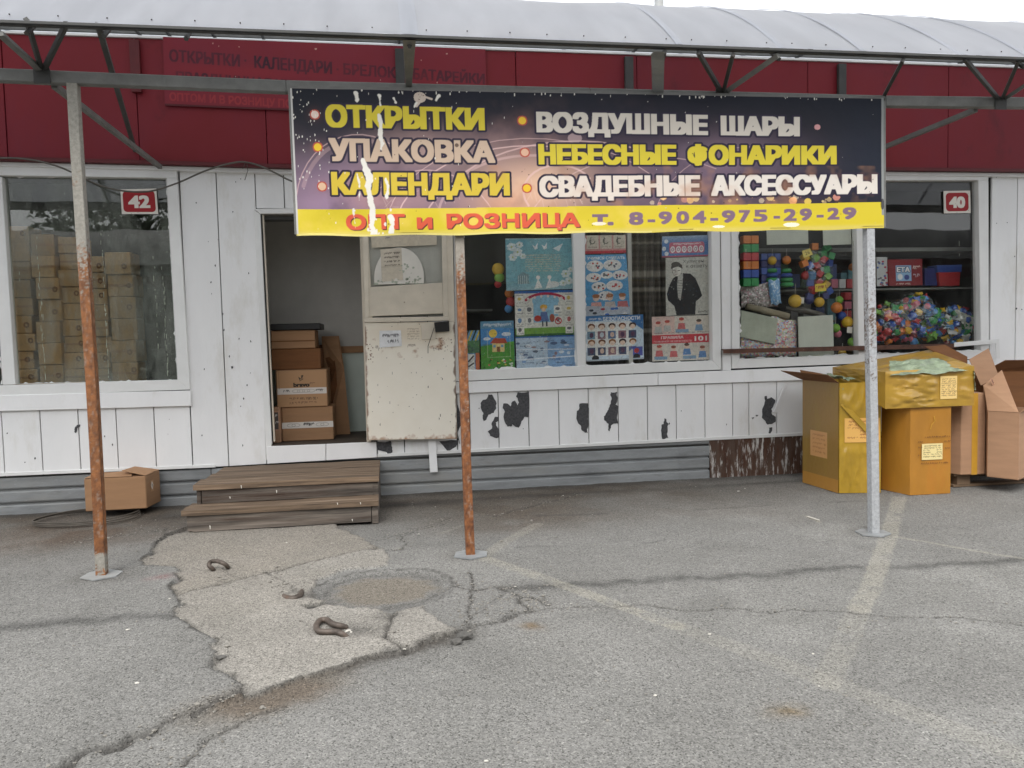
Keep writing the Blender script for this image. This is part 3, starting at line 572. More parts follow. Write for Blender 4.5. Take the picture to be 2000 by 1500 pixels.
window([[(1429, 338), (1931, 342), (1931, 352), (1429, 353)], [(1429, 353), (1440, 353), (1445, 701.6), (1430, 720)], [(1445, 701.6), (1916, 684), (1932, 700), (1430, 720)], [(1911, 352), (1931, 352), (1932, 700), (1916, 684)]],
       [[(1440, 353), (1672, 353), (1677, 693), (1445, 701.6)], [(1700, 353), (1911, 352), (1916, 684), (1703, 692)]], 'glass', [[(1672, 353), (1700, 353), (1703, 692), (1677, 693)]])
slab('sill_board', [(890, 746.5), (1285, 729.5), (1285, 752.5), (890, 769)], -.034, .06, 'white', KB, .004); slab('sill_board', [(1286, 729.5), (1935, 702), (1935, 730), (1286, 752.5)], -.034, .06, 'white', KB, .004)
MB().slab([(1413, 682), (1868, 671), (1868, 679.5), (1413, 690.5)], -.075, .008).slab([(1413, 682), (1868, 671), (1868, 673), (1413, 684)], -.066, .05).build('security_bar', 'rust', KB)
MB().slab([(1864, 669), (1952, 662), (1952, 670), (1864, 677.5)], -.082, .006).slab([(1945, 670), (1952, 670), (1953, 700), (1946, 700)], -.082, .006).build('bar_bracket', 'frame', KB)
def drips(win, marks, seed):                      # dried white runs down the glass
    q_ = random.Random(seed); mb = MB()
    for x, y0, y1 in marks:
        y = y0
        while y < y1:
            L = q_.uniform(3, 14); xx = x + (y - y0) * .055 + q_.uniform(-2, 2); wd_ = q_.uniform(.35, .8); mb.add([W(a, b, .0335) for a, b in ((xx - wd_, y), (xx + wd_, y + 1), (xx + wd_ * .8, y + L), (xx - wd_ * .5, y + L - 1))], [(0, 1, 2, 3)]); y += L + q_.uniform(1, 16)
    return kind(mb.build('dried_runs', 'pad', win), 'stuff')
wins = [o for o in KB.children if o.name.startswith('window') and len(o.children)]
drips(wins[0], [(72, 462, 736), (78, 540, 730), (198, 455, 735), (205, 600, 740), (36, 530, 560), (300, 500, 690), (316, 520, 730), (320, 560, 735)], 3); drips(wins[2], [(1456, 486, 528), (1459, 650, 690), (1668, 470, 560), (1850, 600, 660), (1872, 470, 500)], 5)
q_ = random.Random(21); mb = MB()
for i in range(44):
    x, y = (q_.uniform(380, 494), q_.uniform(345, 890)) if i < 22 else (q_.uniform(10, 370), q_.uniform(812, 910)) if i < 30 else (q_.uniform(930, 1560), q_.uniform(775, 850)) if i < 38 else (q_.uniform(1938, 1998), q_.uniform(345, 640)); r_ = q_.uniform(.5, 1.5); P_ = [W(x + r_ * math.cos(t) * q_.uniform(.5, 1.3), y + r_ * q_.uniform(.6, 2.2) * math.sin(t), -.0035) for t in np.linspace(0, 5.4, 6)]; mb.poly(P_, (0, .004, 0))
kind(mb.build('scuff_marks', 'chip', KB), 'stuff')
# fascia
FB = world_line([(0, 311), (280, 318), (560, 326), (1150, 331), (1730, 331), (2000, 334)], -.08); FB = [(-6, FB[0][1])] + FB + [(9, FB[-1][1])]
fx = [float(W(p, 250, -.08)[0]) for p in (270, 520, 783, 1010, 1245, 1578, 1852, 2130, 2400)]; fx = [fx[0] - 1.05 * i for i in range(3, 0, -1)] + fx
for a, b in zip(fx[:-1], fx[1:]):
    e = rnd.uniform(-.006, .004); a += .003; b -= .003
    za, zb_ = pl(FB, a) + .022, pl(FB, b) + .022
    MB().hexa([(a, -.08 + e, za), (b, -.08 + e, zb_), (b, -.04, zb_), (a, -.04, za)], [(a, -.08 + e, 4.085), (b, -.08 + e, 4.085), (b, -.04, 4.085), (a, -.04, 4.085)]).build('fascia_panel', 'red', KB, .003)
fbx = [p[0] for p in FB]
for i in range(len(FB) - 1):
    (a, za), (b, zb_) = FB[i], FB[i + 1]
    MB().hexa([(a, -.10, za - .012), (b, -.10, zb_ - .012), (b, -.03, zb_ - .012), (a, -.03, za - .012)], [(a, -.10, za + .02), (b, -.10, zb_ + .02), (b, -.03, zb_ + .02), (a, -.03, za + .02)]).build('fascia_lip', 'darkred', KB, .002)
    MB().hexa([(a, -.045, za - .05), (b, -.045, zb_ - .05), (b, .03, zb_ - .05), (a, .03, za - .05)], [(a, -.045, za - .014), (b, -.045, zb_ - .014), (b, .03, zb_ - .014), (a, .03, za - .014)]).build('top_trim', 'frame', KB, .002)
kbox('fascia_cap', 'frame', fx[0], fx[-1], -.10, .1, 4.087, 4.105)
for p in (265, 781, 1228, 1644): x = float(W(p, 130, -.11)[0]); MB().box(x - .04, x + .04, -.13, -.088, 3.62, 4.058).build('fascia_batten', 'darksteel' if p > 300 else 'darkred', KB, .003)
# old sign, painted over in red, its letters ghosting through
cv = Canvas(630, 134, (126, 25, 35), .9)
cv.put(fbm(cv.X, cv.Y, .02, 4, 5) * .8, (118, 30, 50)); cv.glow(150, 62, 120, 12, (138, 28, 38), .7); cv.glow(420, 52, 100, 10, (130, 24, 38), .6)
gh = (48, 16, 34)
m = fbm(cv.X, cv.Y, .03, 3, 8)
def ghost(txt, x0, x1, t0, b0, t1, b1, al):
    k_ = cv.tmask(txt, x0, x1, t0, b0, t1, b1, .025); cv.put(k_ * np.clip(.4 + 1.0 * m, 0, 1) * al, gh)
ghost('ОТКРЫТКИ', 12, 150, 24, 48, 29, 53, .7); ghost('·', 158, 163, 30, 50, 30, 50, .6); ghost('КАЛЕНДАРИ', 178, 330, 30, 54, 36, 60, .95); ghost('·', 338, 343, 40, 60, 40, 60, .6); ghost('БРЕЛОКИ', 352, 472, 38, 60, 42, 64, .75); ghost('БАТАРЕЙКИ', 488, 628, 42, 64, 48, 68, .7)
ghost('ПРАЗДНИЧНАЯ УПАКОВКА', 24, 352, 66, 88, 78, 100, .85); ghost('·', 362, 367, 84, 100, 84, 100, .6); ghost('ВОЗДУШНЫЕ ШАРЫ', 378, 616, 78, 99, 86, 104, .85)
gh = (180, 60, 58); ghost('ОПТОМ И В РОЗНИЦУ ПО', 10, 250, 108, 124, 112, 128, .45)
cv.speck(14, (196, 150, 140), 4, (.6, 2.0)); cv.rect(0, 130, 630, 134, (70, 14, 20), .8)
osq = [(318, 72), (948, 96), (951, 232), (322, 206)]
osl = slab('old_sign', osq, -.102, .012, 'darkred', KB); cv.sheet('ghost_lettering', osq, -.104, 'ghost', osl)
# corrugated skirting, brown end panel
def skirt(xa, xb, parent=KB, ztop=.40, y0=.02, zl=0.0):
    prof = []; z = zl - .02
    while z < ztop:
        prof += [(y0 + .006, z), (y0, z + .012), (y0 + .001, z + .088), (y0 + .008, z + .098), (y0 + .028, z + .101), (y0 + .028, z + .116)]; z += .122
    mb = MB(); n = len(prof)
    mb.add([(xa, y, zz) for y, zz in prof] + [(xb, y, zz) for y, zz in prof], [(i, n + i, n + i + 1, i + 1) for i in range(n - 1)])
    return mb.build('skirting_sheet', 'galv', parent)
skirt(XL, -3.6); skirt(-3.598, wx(412, 960)); skirt(wx(414, 960), wx(1330, 900), y0=.015); skirt(wx(1326, 900), wx(1386, 900), y0=.008); skirt(wx(1570, 900), 6.2); skirt(6.2, XR, y0=.015)
slab('skirting_panel', [(1385, 860), (1569, 848), (1570, 938), (1388, 944)], .005, .02, 'brownpanel', KB)
MB().bar(W(1386, 947, -.012), W(1570, 937, -.012), .03, .025).build('kick_batten', 'galv', KB)
kbox('foundation', 'dark', XL, XR, .05, .09, -.05, .44)
# peeled paint, bare board showing
Z3 = lambda pts: [(880 + a * .36, 720 + b * .36) for a, b in pts]
def chip(pts):
    P = []
    for i in range(len(pts)):
        a, b = np.array(pts[i], float), np.array(pts[(i + 1) % len(pts)], float); P.append(a); L = np.hypot(*(b - a)); nrm = np.array([-(b - a)[1], (b - a)[0]]) / (L + 1e-6)
        for t in (.33, .66): P.append(a + (b - a) * t + nrm * rnd.uniform(-.10, .10) * L)
    me = MB().poly([W(*p, -.0045) for p in P], (0, .006, 0)); o = me.build('bare_patch', 'chip', KB); return o
for q in (Z3([(205, 140), (225, 140), (245, 175), (248, 215), (235, 240), (205, 250), (195, 275), (180, 285), (175, 260), (178, 240), (165, 215), (163, 190), (175, 170), (195, 165)]),
          Z3([(240, 262), (258, 262), (262, 285), (245, 290), (247, 310), (262, 330), (264, 370), (250, 378), (215, 365), (202, 340), (225, 325), (225, 290)]),
          Z3([(365, 128), (425, 125), (425, 262), (400, 262), (385, 285), (370, 320), (345, 310), (330, 285), (335, 310), (310, 315), (295, 290), (288, 260), (295, 235), (283, 215), (287, 190), (310, 190), (325, 205), (335, 180), (350, 172), (362, 200), (372, 185), (355, 150)]),
          Z3([(700, 190), (745, 188), (750, 215), (750, 300), (740, 330), (745, 348), (730, 348), (712, 335), (708, 310), (690, 290), (686, 230), (695, 225)]),
          Z3([(870, 128), (905, 125), (905, 175), (895, 195), (910, 205), (910, 298), (885, 298), (870, 310), (863, 340), (855, 335), (858, 300), (835, 280), (832, 260), (850, 235), (858, 215), (870, 190), (875, 165), (868, 145)]),
          Z3([(1160, 270), (1170, 272), (1172, 290), (1182, 300), (1178, 340), (1175, 360), (1182, 375), (1150, 382), (1145, 350), (1145, 305), (1158, 300)]),
          Z3([(1705, 150), (1716, 148), (1720, 165), (1740, 155), (1762, 170), (1760, 185), (1740, 220), (1745, 250), (1765, 262), (1765, 285), (1745, 300), (1720, 303), (1705, 280), (1690, 265), (1692, 220), (1705, 185)]),
          Z3([(1730, 320), (1745, 318), (1745, 335), (1735, 352), (1726, 350)]), Z3([(1635, 265), (1648, 264), (1640, 275)]), Z3([(1655, 252), (1670, 252), (1662, 260)]),
          [(731, 862), (763, 861), (766, 874), (766, 884), (760, 888), (752, 882), (738, 879), (733, 870)], [(858, 862), (893, 860), (894, 868), (888, 874), (876, 881), (868, 874)],
          [(146, 836), (150, 830), (156, 829), (156, 833), (151, 836), (148, 846), (145, 844)], [(451, 716), (455, 715), (455, 719), (452, 720)], [(888, 782), (893, 770), (897, 800), (899, 868), (894, 858)]): chip(q)
MB().bar(W(1513, 806, -.02), W(1535, 752, -.06), .035, .02, (0, 1, 0)).build('latch_batten', 'white', KB, .002)
slab('door_stay', [(836, 858), (851, 857), (855, 922), (840, 923)], -.04, .02, 'white', KB, .002)
# open door leaf, folded back against the wall
DY = -.115
mb = MB()
for q in ([(706, 412), (717, 412), (728, 630), (713.5, 630)], [(864, 411), (883, 410), (888, 628), (876, 628)], [(717, 412), (864, 411), (864.5, 424), (717.5, 425)], [(711.5, 630), (888, 628), (893, 857), (717, 860)]): mb.slab(q, DY, .042)
leaf = mb.build('door_leaf', 'cream', KB, .002)
cv = Canvas(178, 232, (238, 232, 218), 1.3); n_ = fbm(cv.X, cv.Y, .03, 4, 2)
cv.put(n_ * .4, (220, 210, 190)); cv.glow(90, 20, 90, 26, (204, 186, 156), .55)
cv.put(np.clip((cv.Y - 226 + (fbm(cv.X, cv.Y, .09, 3, 3) - .5) * 22) / 9, 0, 1) * .9, (160, 104, 60)); cv.put(np.clip((3.5 - cv.X + (fbm(cv.X, cv.Y, .1, 3, 6) - .5) * 7) / 3, 0, 1) * .8, (120, 76, 48)); cv.put(np.clip((cv.X - 174 + (fbm(cv.X, cv.Y, .08, 3, 7) - .5) * 8) / 3, 0, 1) * .85, (90, 58, 42))
cv.put(np.clip(fbm(cv.X, cv.Y, .06, 5, 11) - .62, 0, 1) * 5 * (cv.Y < 70), (150, 104, 70), .8); cv.speck(44, (90, 70, 54), 3, (.3, .9)); cv.speck(16, (60, 48, 40), 13, (.3, .8), tall=4); cv.speck(22, (96, 62, 42), 23, (.5, 1.3), (140, 30, 172, 60)); cv.speck(16, (120, 80, 54), 33, (.5, 1.5), (2, 40, 16, 90))
for k_ in range(5): cv.scrib(84, 106, 12 + k_ * 5, 2.5, (112, 84, 62), k_ + 3, .7, .6)
for x_, y_ in ((20, 46), (84, 44), (134, 52)): cv.scrib(x_, x_ + 14, y_, 5, (90, 66, 50), int(x_), 1.0, .7)
cv.sheet('painted_face', [(712.5, 631), (888, 629), (892.5, 856.5), (717.5, 859)], DY - .003, 'doorpaint', leaf)
slab('pane', [(717, 424), (864, 423), (866, 616), (720, 620)], DY + .012, .004, 'glass', leaf, 0)
slab('back_sheet', [(717, 424), (864, 423), (866, 616), (720, 620)], DY + .036, .003, 'inwall', leaf, 0)
slab('glazing_bar', [(711, 621), (877, 618), (877, 626), (712, 630)], DY - .016, .02, 'cream', leaf); slab('glazing_bar', [(862, 424), (872, 424), (876, 618), (866, 618)], DY - .012, .02, 'cream', leaf); slab('glazing_bar', [(709, 424), (718, 424), (721, 621), (713, 621)], DY - .012, .02, 'cream', leaf)
slab('cardboard_infill', [(718, 561), (864, 552), (866, 612), (721, 618)], DY - .004, .012, 'cream', leaf, .002)
MB().poly([W(*p, DY + .009) for p in [(731, 556)] + [(779.5 + 48.5 * math.cos(t), 540 - 57 * math.sin(t)) for t in np.linspace(math.pi, 0, 18)] + [(828, 553)]], (0, .002, 0)).build('white_film', 'paper', leaf)
for i in range(46):
    a, b = rnd.uniform(732, 826), rnd.uniform(546, 556) if i < 26 else rnd.uniform(515, 554)
    if i >= 26: a = rnd.uniform(788, 826) - (554 - b) * .35
    r_ = rnd.uniform(1.2, 3.4)
    if ((a - 779.5) / 46) ** 2 + ((540 - b) / 54) ** 2 > 1 and b < 540: continue
    MB().poly([W(a + r_ * math.cos(t) * rnd.uniform(.6, 1.2), b + r_ * .8 * math.sin(t), DY + .0075) for t in np.linspace(0, 5.4, 6)], (0, .001, 0)).build('flower_print', 'pad', leaf)
MB().slab([(848, 630), (877, 627), (878, 647), (851, 649)], DY - .04, .036).build('lock_box', 'black', leaf, .004)
MB().slab([(822, 630), (850, 629), (851, 662), (824, 664)], DY - .012, .009).build('strike_plate', 'cream', leaf, .002)
MB().tube([W(840, 664, DY - .02), W(848, 640, DY - .03), W(836, 676, DY - .015), W(836, 690, DY - .015)], .003, 5).build('cord_loop', 'black', leaf)

# ------------------------------------------------------------------ walkway canopy in front: posts, truss, vaulted roof
PY = -2.2274
CN = thing('walkway_canopy', 'barrel-vaulted grey polycarbonate canopy on rusty steel posts along the kiosk front', 'canopy', (0.8, PY, 0))
def ringpost(top, base, tone, w_=.058):
    a, b = np.array(top), np.array(base); n = 520; m = 32; h = w_ / 2; c = h * .82
    prof = []
    for sx, sy, ex, ey in ((-1, -1, 1, -1), (1, -1, 1, 1), (1, 1, -1, 1), (-1, 1, -1, -1)):
        for t in (-.95, -.7, -.42, -.14, .14, .42, .7, .95):
            tx, ty = (ex - sx) / 2, (ey - sy) / 2; nx_, ny_ = ty, -tx; prof.append((tx * t * h + nx_ * h, ty * t * h + ny_ * h))
    prof = np.array(prof); hh = np.linspace(0, 1, n)[:, None]; ang = np.arange(m)[None, :] + np.zeros((n, 1)); L = np.linalg.norm(a - b)
    V = np.empty((n, m + 1, 3)); V[..., :] = (a + (b - a) * hh)[:, None, :]; V[:, :m, 0] += prof[:, 0]; V[:, :m, 1] += prof[:, 1]; V[:, m] = V[:, 0]
    V[..., 0] += .006 * np.sin(hh * 5 + b[0]); col = np.zeros((n, m + 1, 3)); col[:, :m] = tone(hh + 0 * ang, hh * L, ang); col[:, m] = col[:, 0]
    return grid_mesh('post', V, col, 'post', CN)
def rustmix(h, hl, ang, curve, paint, rust, dark):
    r = np.interp(h, [c[0] for c in curve], [c[1] for c in curve]); n = fbm(ang * .0082 + 3.3 * curve[0][1], hl * .8, 120, 3, 5) * .65 + fbm(ang * .0082, hl * .6, 11, 3, 15) * .35
    m = np.clip((r - n) * 9 + .5, 0, 1)[..., None]; d = np.clip(fbm(ang * .0082, hl * .5, 55, 4, 33) * 2.0 - .6, 0, 1)[..., None]; pale = np.clip((fbm(ang * .0082 + 7, hl * .5, 90, 4, 63) - .60) * 6, 0, 1)[..., None] * .4; m = m * (1 - pale)
    return np.array(S(*paint)[:3]) * (1 - m) + (np.array(S(*rust)[:3]) * (1 - d) + np.array(S(*dark)[:3]) * d) * m
for top, base, curve, paint, rust, dark in (
        (W(145, 160, PY), G(200, 1130), [(0, .08), (.14, .1), (.2, .38), (.22, .30), (.30, .40), (.40, .60), (.46, .85), (.6, .95), (.68, .82), (.8, 1.0), (.94, .86), (.96, .35), (1, .5)], (164, 160, 150), (158, 104, 64), (104, 70, 50)),
        (W(884, 180, PY), G(920, 1085), [(0, .1), (.28, .15), (.36, .42), (.42, .7), (.55, .86), (.62, .62), (.75, .68), (.84, .98), (1, 1)], (168, 160, 148), (160, 104, 64), (92, 58, 44)),
        (W(1695, 195, PY), G(1705, 1042), [(0, .1), (.3, .2), (.36, .38), (.5, .44), (.62, .38), (.68, .22), (.8, .2), (1, .28)], (182, 184, 186), (112, 90, 76), (96, 82, 74))):
    base = np.array([base[0], base[1], gz(base[0], base[1]) + .004]); ps = ringpost(top, base, lambda h, hl, ang, c_=curve, p_=paint, r_=rust, d_=dark: rustmix(h, hl, ang, c_, p_, r_, d_))
    an = rnd.uniform(.2, .6); q = [(base[0] + .118 * math.cos(an + t) * s_, base[1] + .118 * math.sin(an + t), base[2] - .002) for t, s_ in ((0, 1), (1.3, .8), (2.2, 1), (3.2, 1.05), (4.3, .85), (5.4, 1))]
    MB().poly(q, (0, 0, .008)).build('base_plate', 'galv', ps)
chord = world_line([(0, 148), (560, 171), (1150, 185), (1725, 199), (2000, 202)], PY); chord = [(-6.5, chord[0][1])] + chord + [(9, chord[-1][1])]
for (a, za), (b, zb_) in zip(chord[:-1], chord[1:]): MB().bar((a, PY, za), (b, PY, zb_), .06, .072).build('bottom_chord', 'steel', CN, .004)
VY = PY - .50; EZ = float(np.mean([W(a, b, VY)[2] for a, b in ((0, 35), (800, 75), (2000, 112))]))
MB().bar((-6.5, VY + .03, EZ - .002), (9, VY + .03, EZ - .002), .03, .022).build('top_chord', 'darksteel', CN)
for a, b, wd in (((0, 66), (82, 140), .034), ((-70, 28), (0, 66), .034), ((52, 38), (82, 140), .026), ((130, 46), (84, 140), .026), ((1364, 102), (1410, 182), .026), ((1432, 106), (1412, 182), .024), ((1520, 108), (1414, 182), .032), ((1764, 117), (1726, 188), .024), ((1884, 115), (1952, 196), .026), ((1990, 118), (1956, 196), .024), ((2060, 128), (1958, 196), .032), ((1298, 100), (1278, 178), .024)):
    MB().bar(W(*a, VY + .02), W(*b, PY), wd, .022, (0, 1, 0)).build('truss_web', 'darksteel' if wd < .03 else 'steel', CN)
for i in range(1, 5):                            # further web members beyond the frame
    x = 4.37 + i * 1.0
    for dx in (-.35, .3): MB().bar((x, PY, 3.07), (x + dx, VY, EZ - .02), .028, .022, (0, 1, 0)).build('truss_web', 'steel', CN)
for a in ((82, 146), (1410, 186), (1954, 200)): p = W(*a, PY - .036); MB().box(p[0] - .045, p[0] + .045, PY - .042, PY - .034, p[2] - .05, p[2] + .04).build('gusset_plate', 'darksteel', CN)
a_ = [W(*q, VY) for q in ((787, 78), (812, 79))] + [W(*q, PY - .02) for q in ((804, 172), (793, 172))]; MB().poly(a_, (0, .05, 0)).build('strut', 'steel', CN); a_ = [W(*q, VY) for q in ((1277, 100), (1298, 101))] + [W(*q, PY - .02) for q in ((1296, 185), (1279, 185))]; MB().poly(a_, (0, .05, 0)).build('strut', 'galv', CN)
for a in (101, 1912): p = W(a, 157 if a < 1000 else 206, PY); MB().bar((p[0], PY + .03, p[2] - .02), (p[0] + .01, -.09, p[2] - .04), .034, .034).build('tie_bar', 'steel', CN)
MB().bar(W(192, 49, VY + .02), W(264, 294, -.10), .03, .03).build('tie_bar', 'darksteel', CN)
VR, VA = 4.5, math.radians(41)
def vault(t, r=0.0):                             # t 0..1 from the front edge over the top
    th = VA * (1 - 2 * t); return VY + VR * math.sin(VA) - (VR + r) * math.sin(th), EZ + (VR + r) * math.cos(th) - VR * math.cos(VA)
ribs = [-6.6, -3.3] + [float(W(p, y, VY)[0]) for p, y in ((800, 75), (1328, 97), (1528, 105), (1688, 108), (1876, 110), (2012, 113))] + [5.3, 6.0, 6.7, 7.4, 8.1, 8.8]
NT = 44
for a, b in zip(ribs[:-1], ribs[1:]):
    nx_ = 26; V = np.empty((NT + 1, nx_ + 1, 3)); sag = .005 * min(1, (b - a) / 1.2)
    for i in range(NT + 1):
        for j in range(nx_ + 1):
            u = j / nx_; x = a + (b - a) * u; s_ = sag * math.sin(math.pi * u) ** .7 * (.4 + math.sin(math.pi * min(1, i / NT * 1.6 + .1))) + .012 * (float(vnoise(np.array(x * 2.3), np.array(i * .3), 4)) - .5)
            y_, z_ = vault(i / NT, -s_); V[i, j] = (x, y_, z_ + (.006 * float(vnoise(np.array(x * 6), np.array(2.2), 8)) if i == 0 else 0))
    sh = grid_mesh('roof_sheet', V, np.full(V.shape, .6), 'poly', CN)
    mb = MB(); x = a + .1
    while x < b - .05:
        y_, z_ = vault(.014 + rnd.uniform(-.001, .001), .004); mb.blob((x, y_, z_), .005, 1, (1, 1, 1), 1, 0); x += .24 + rnd.uniform(-.02, .02)
    kind(mb.build('rivets', 'darksteel', sh), 'stuff')
for i, x in enumerate(ribs):
    hw = .05 if i == 2 else .022
    mb = MB(); pr = []
    for k_ in range(NT + 1):
        for dx, r_ in ((-hw, .004), (-hw * .6, .009), (hw * .6, .009), (hw, .004)): y_, z_ = vault(k_ / NT, r_); pr.append((x + dx, y_, z_))
    mb.add(pr, [(k_ * 4 + j, k_ * 4 + j + 1, k_ * 4 + j + 5, k_ * 4 + j + 4) for k_ in range(NT) for j in range(3)]); mb.build('roof_rib', 'poly', CN, 0, True)
for t in (.085, .17, .26, .36, .5, .64, .8, .98): y_, z_ = vault(t, -.035); MB().bar((-6.6, y_, z_), (8.8, y_, z_), .025, .03).build('purlin', 'steel', CN)
for x in (ribs[1], ribs[2], ribs[4], ribs[7], ribs[9]) + tuple(W(p, 90, PY)[0] for p in (30, 120, 255, 400)):
    P = [(x, ) + vault(k_ / 16, -.062) for k_ in range(17)]; MB().tube(P, .014, 5).build('arch_bow', 'darksteel', CN)
MB().bar((-6.6, VY - .002, EZ - .004), (8.8, VY - .002, EZ - .004), .006, .014).build('edge_strip', 'darksteel', CN)
lp = W(1287, 5, 7.0)
t = thing('lamp_post', 'grey lamp post showing just above the canopy roof', 'lamp post', (lp[0], 7.0, 0))
MB().tube([(lp[0], 7, 0), (lp[0], 7, 2.5), (lp[0], 7, 9.6)], [.10, .095, .085], 12).build('pole', 'galv', t, 0, True); MB().tube([(lp[0], 7, 9.6), (lp[0], 7.4, 9.9), (lp[0], 8.4, 10)], .04, 8).build('arm', 'galv', t, 0, True); MB().blob((lp[0], 8.6, 9.97), .12, 1, (1, 2.4, .45), 2, 0).build('lamp_head', 'steel', t, 0, True)

# ------------------------------------------------------------------ banner
BW, BH = 1160, 290
cv = Canvas(BW, BH, (18, 20, 30), 1.0)           # local pixel = photo pixel - (566, 172)
bx = lambda x: x - 566
X_, Y_ = cv.X, cv.Y
cv.glow(330, 195, 300, 95, (128, 106, 120), .95); cv.glow(90, 205, 150, 75, (140, 118, 140), .85); cv.glow(760, 190, 230, 95, (104, 86, 102), .85); cv.glow(520, 140, 230, 55, (78, 62, 78), .7); cv.glow(1010, 160, 120, 80, (50, 46, 58), .4)
cv.put(np.clip(1.15 - Y_ / 70, 0, 1) * .85, (22, 26, 38)); cv.glow(470, 195, 115, 60, (226, 186, 156), .9); cv.glow(300, 130, 120, 22, (176, 150, 140), .5); cv.glow(420, 230, 60, 30, (206, 150, 120), .6); cv.glow(160, 215, 80, 45, (196, 150, 140), .5); cv.glow(240, 110, 110, 36, (190, 160, 150), .35)
cv.glow(60, 235, 60, 30, (150, 124, 150), .6); cv.glow(860, 130, 110, 50, (140, 118, 136), .45); cv.glow(1130, 120, 70, 130, (26, 34, 48), .8)
n_ = fbm(X_, Y_, .012, 5, 60); cv.put(np.clip(n_ - .5, 0, 1) * 1.3 * np.exp(-((X_ - 430) / 330) ** 2) * np.clip(Y_ / 120, 0, 1), (176, 138, 130)); cv.glow(60, 40, 110, 75, (20, 24, 34), .85); cv.glow(700, 60, 130, 40, (34, 32, 46), .6); cv.put(np.clip(.45 - n_, 0, 1) * 1.4, (34, 30, 46))
for cx, cy, rx, ry, a0, a1, wd, al in ((130, 240, 130, 150, 190, 320, 2, .35), (130, 240, 120, 140, 200, 300, 8, .14), (470, 300, 280, 190, 195, 300, 2.4, .5), (470, 300, 300, 205, 195, 320, 1.4, .4), (560, 340, 330, 240, 200, 290, 3, .4), (470, 260, 190, 130, 180, 280, 5, .25), (700, 330, 260, 200, 200, 300, 2, .3), (260, 330, 150, 170, 230, 330, 2, .4), (520, 205, 70, 55, 150, 330, 4, .35), (900, 300, 200, 190, 200, 280, 1.6, .25)):
    cv.arc(cx, cy, rx, ry, a0, a1, wd, (226, 190, 186), min(1, al * 1.35))
for i in range(26): x = rnd.uniform(120, 560); cv.line([(x, rnd.uniform(170, 238)), (x + rnd.uniform(4, 16), rnd.uniform(200, 238))], rnd.uniform(1, 2), (224, 196, 186), .28)
for i in range(30): cv.ell(rnd.uniform(700, 1080), rnd.gauss(222, 7), *(lambda r: (r, r))(rnd.uniform(1.5, 8)), rnd.choice([(240, 190, 120), (244, 214, 150), (236, 160, 140), (250, 226, 190)]), rnd.uniform(.25, .7))
cv.ell(bx(1548), 226, 8, 8, (240, 170, 110), .8); cv.ell(bx(1577), 228, 7, 7, (232, 200, 90), .8); cv.ell(bx(1596), 66, 6, 6, (220, 160, 160), .8); cv.ell(bx(1120), 94, 14, 10, (196, 170, 170), .5)
ytop = 238 - 6.5 * (X_ / BW); yel = (206, 186, 50)
m = (Y_ > ytop); cv.put(m, yel); cv.put(m * np.clip(fbm(X_, Y_, .02, 4, 90) - .45, 0, 1) * 1.6 * (X_ < 700), (226, 196, 96)); cv.put(m * np.exp(-((Y_ - 286) / 5) ** 2) * .6, (206, 190, 110))
OUT = (38, 32, 52); yl = (206, 188, 56)
def t_(txt, x0, x1, t0, b0, t1, b1, col, off=.050, ol=OUT, ow=4, **kw): cv.text(txt, bx(x0), bx(x1), t0 - 172, b0 - 172, col, t1 - 172, b1 - 172, off, ol, ow, **kw)
t_('ОТКРЫТКИ', 633, 945, 204, 249, 207, 252, yl); t_('УПАКОВКА', 637, 963, 270, 316, 273, 318, (196, 172, 150)); t_('КАЛЕНДАРИ', 639, 990, 337, 382, 339, 384, (206, 180, 62))
t_('ВОЗДУШНЫЕ', 1046, 1382, 213, 255, 215, 258, (204, 196, 184)); t_('ШАРЫ', 1407, 1562, 216, 258, 217, 259, (204, 196, 184)); t_('НЕБЕСНЫЕ', 1048, 1319, 279, 321, 279, 321, yl); t_('ФОНАРИКИ', 1341, 1634, 279, 321, 279, 320, yl)
t_('СВАДЕБНЫЕ', 1048, 1365, 345, 388, 343, 387, (214, 202, 190)); t_('АКСЕССУАРЫ', 1387, 1714, 343, 387, 342, 385, (216, 208, 198))
cv.put((np.clip(fbm(X_, Y_, .03, 3, 91) - .55, 0, 1) * 2.0) * (Y_ < ytop) * (Y_ > 150) * (X_ > 380) * .7, (180, 130, 96))
rd = (206, 88, 62); sh_ = (2.2, 2.6, (92, 50, 52))
for txt, x0, x1 in (('ОПТ', 664, 781), ('и', 804, 835), ('РОЗНИЦА', 863, 1126)): t_(txt, x0, x1, 420 if txt != 'и' else 420, 450, 420, 450, rd, .045, None, shade=sh_)
pu = (122, 98, 116)
t_('т.', 1150, 1192, 417, 447, 417, 447, pu, .05, None); 
for i, ch in enumerate('8-904-975-29-29'):
    x0 = [1222, 1258, 1281, 1316, 1349, 1383, 1407, 1441, 1470, 1509, 1530, 1562, 1594, 1616, 1646][i]; x1 = [1251, 1274, 1308, 1342, 1376, 1400, 1434, 1464, 1498, 1523, 1556, 1586, 1609, 1640, 1673][i]; f = (x0 - 1222) / 452
    if ch == '-': y = lerp(436, 428, f) - 172; cv.rect(x0 + 1 - 566, y, x1 - 1 - 566, y + 6, pu)
    else: t_(ch, x0, x1, lerp(419, 413, f), lerp(447, 440, f), lerp(419, 413, f), lerp(447, 440, f), pu, .05, None)
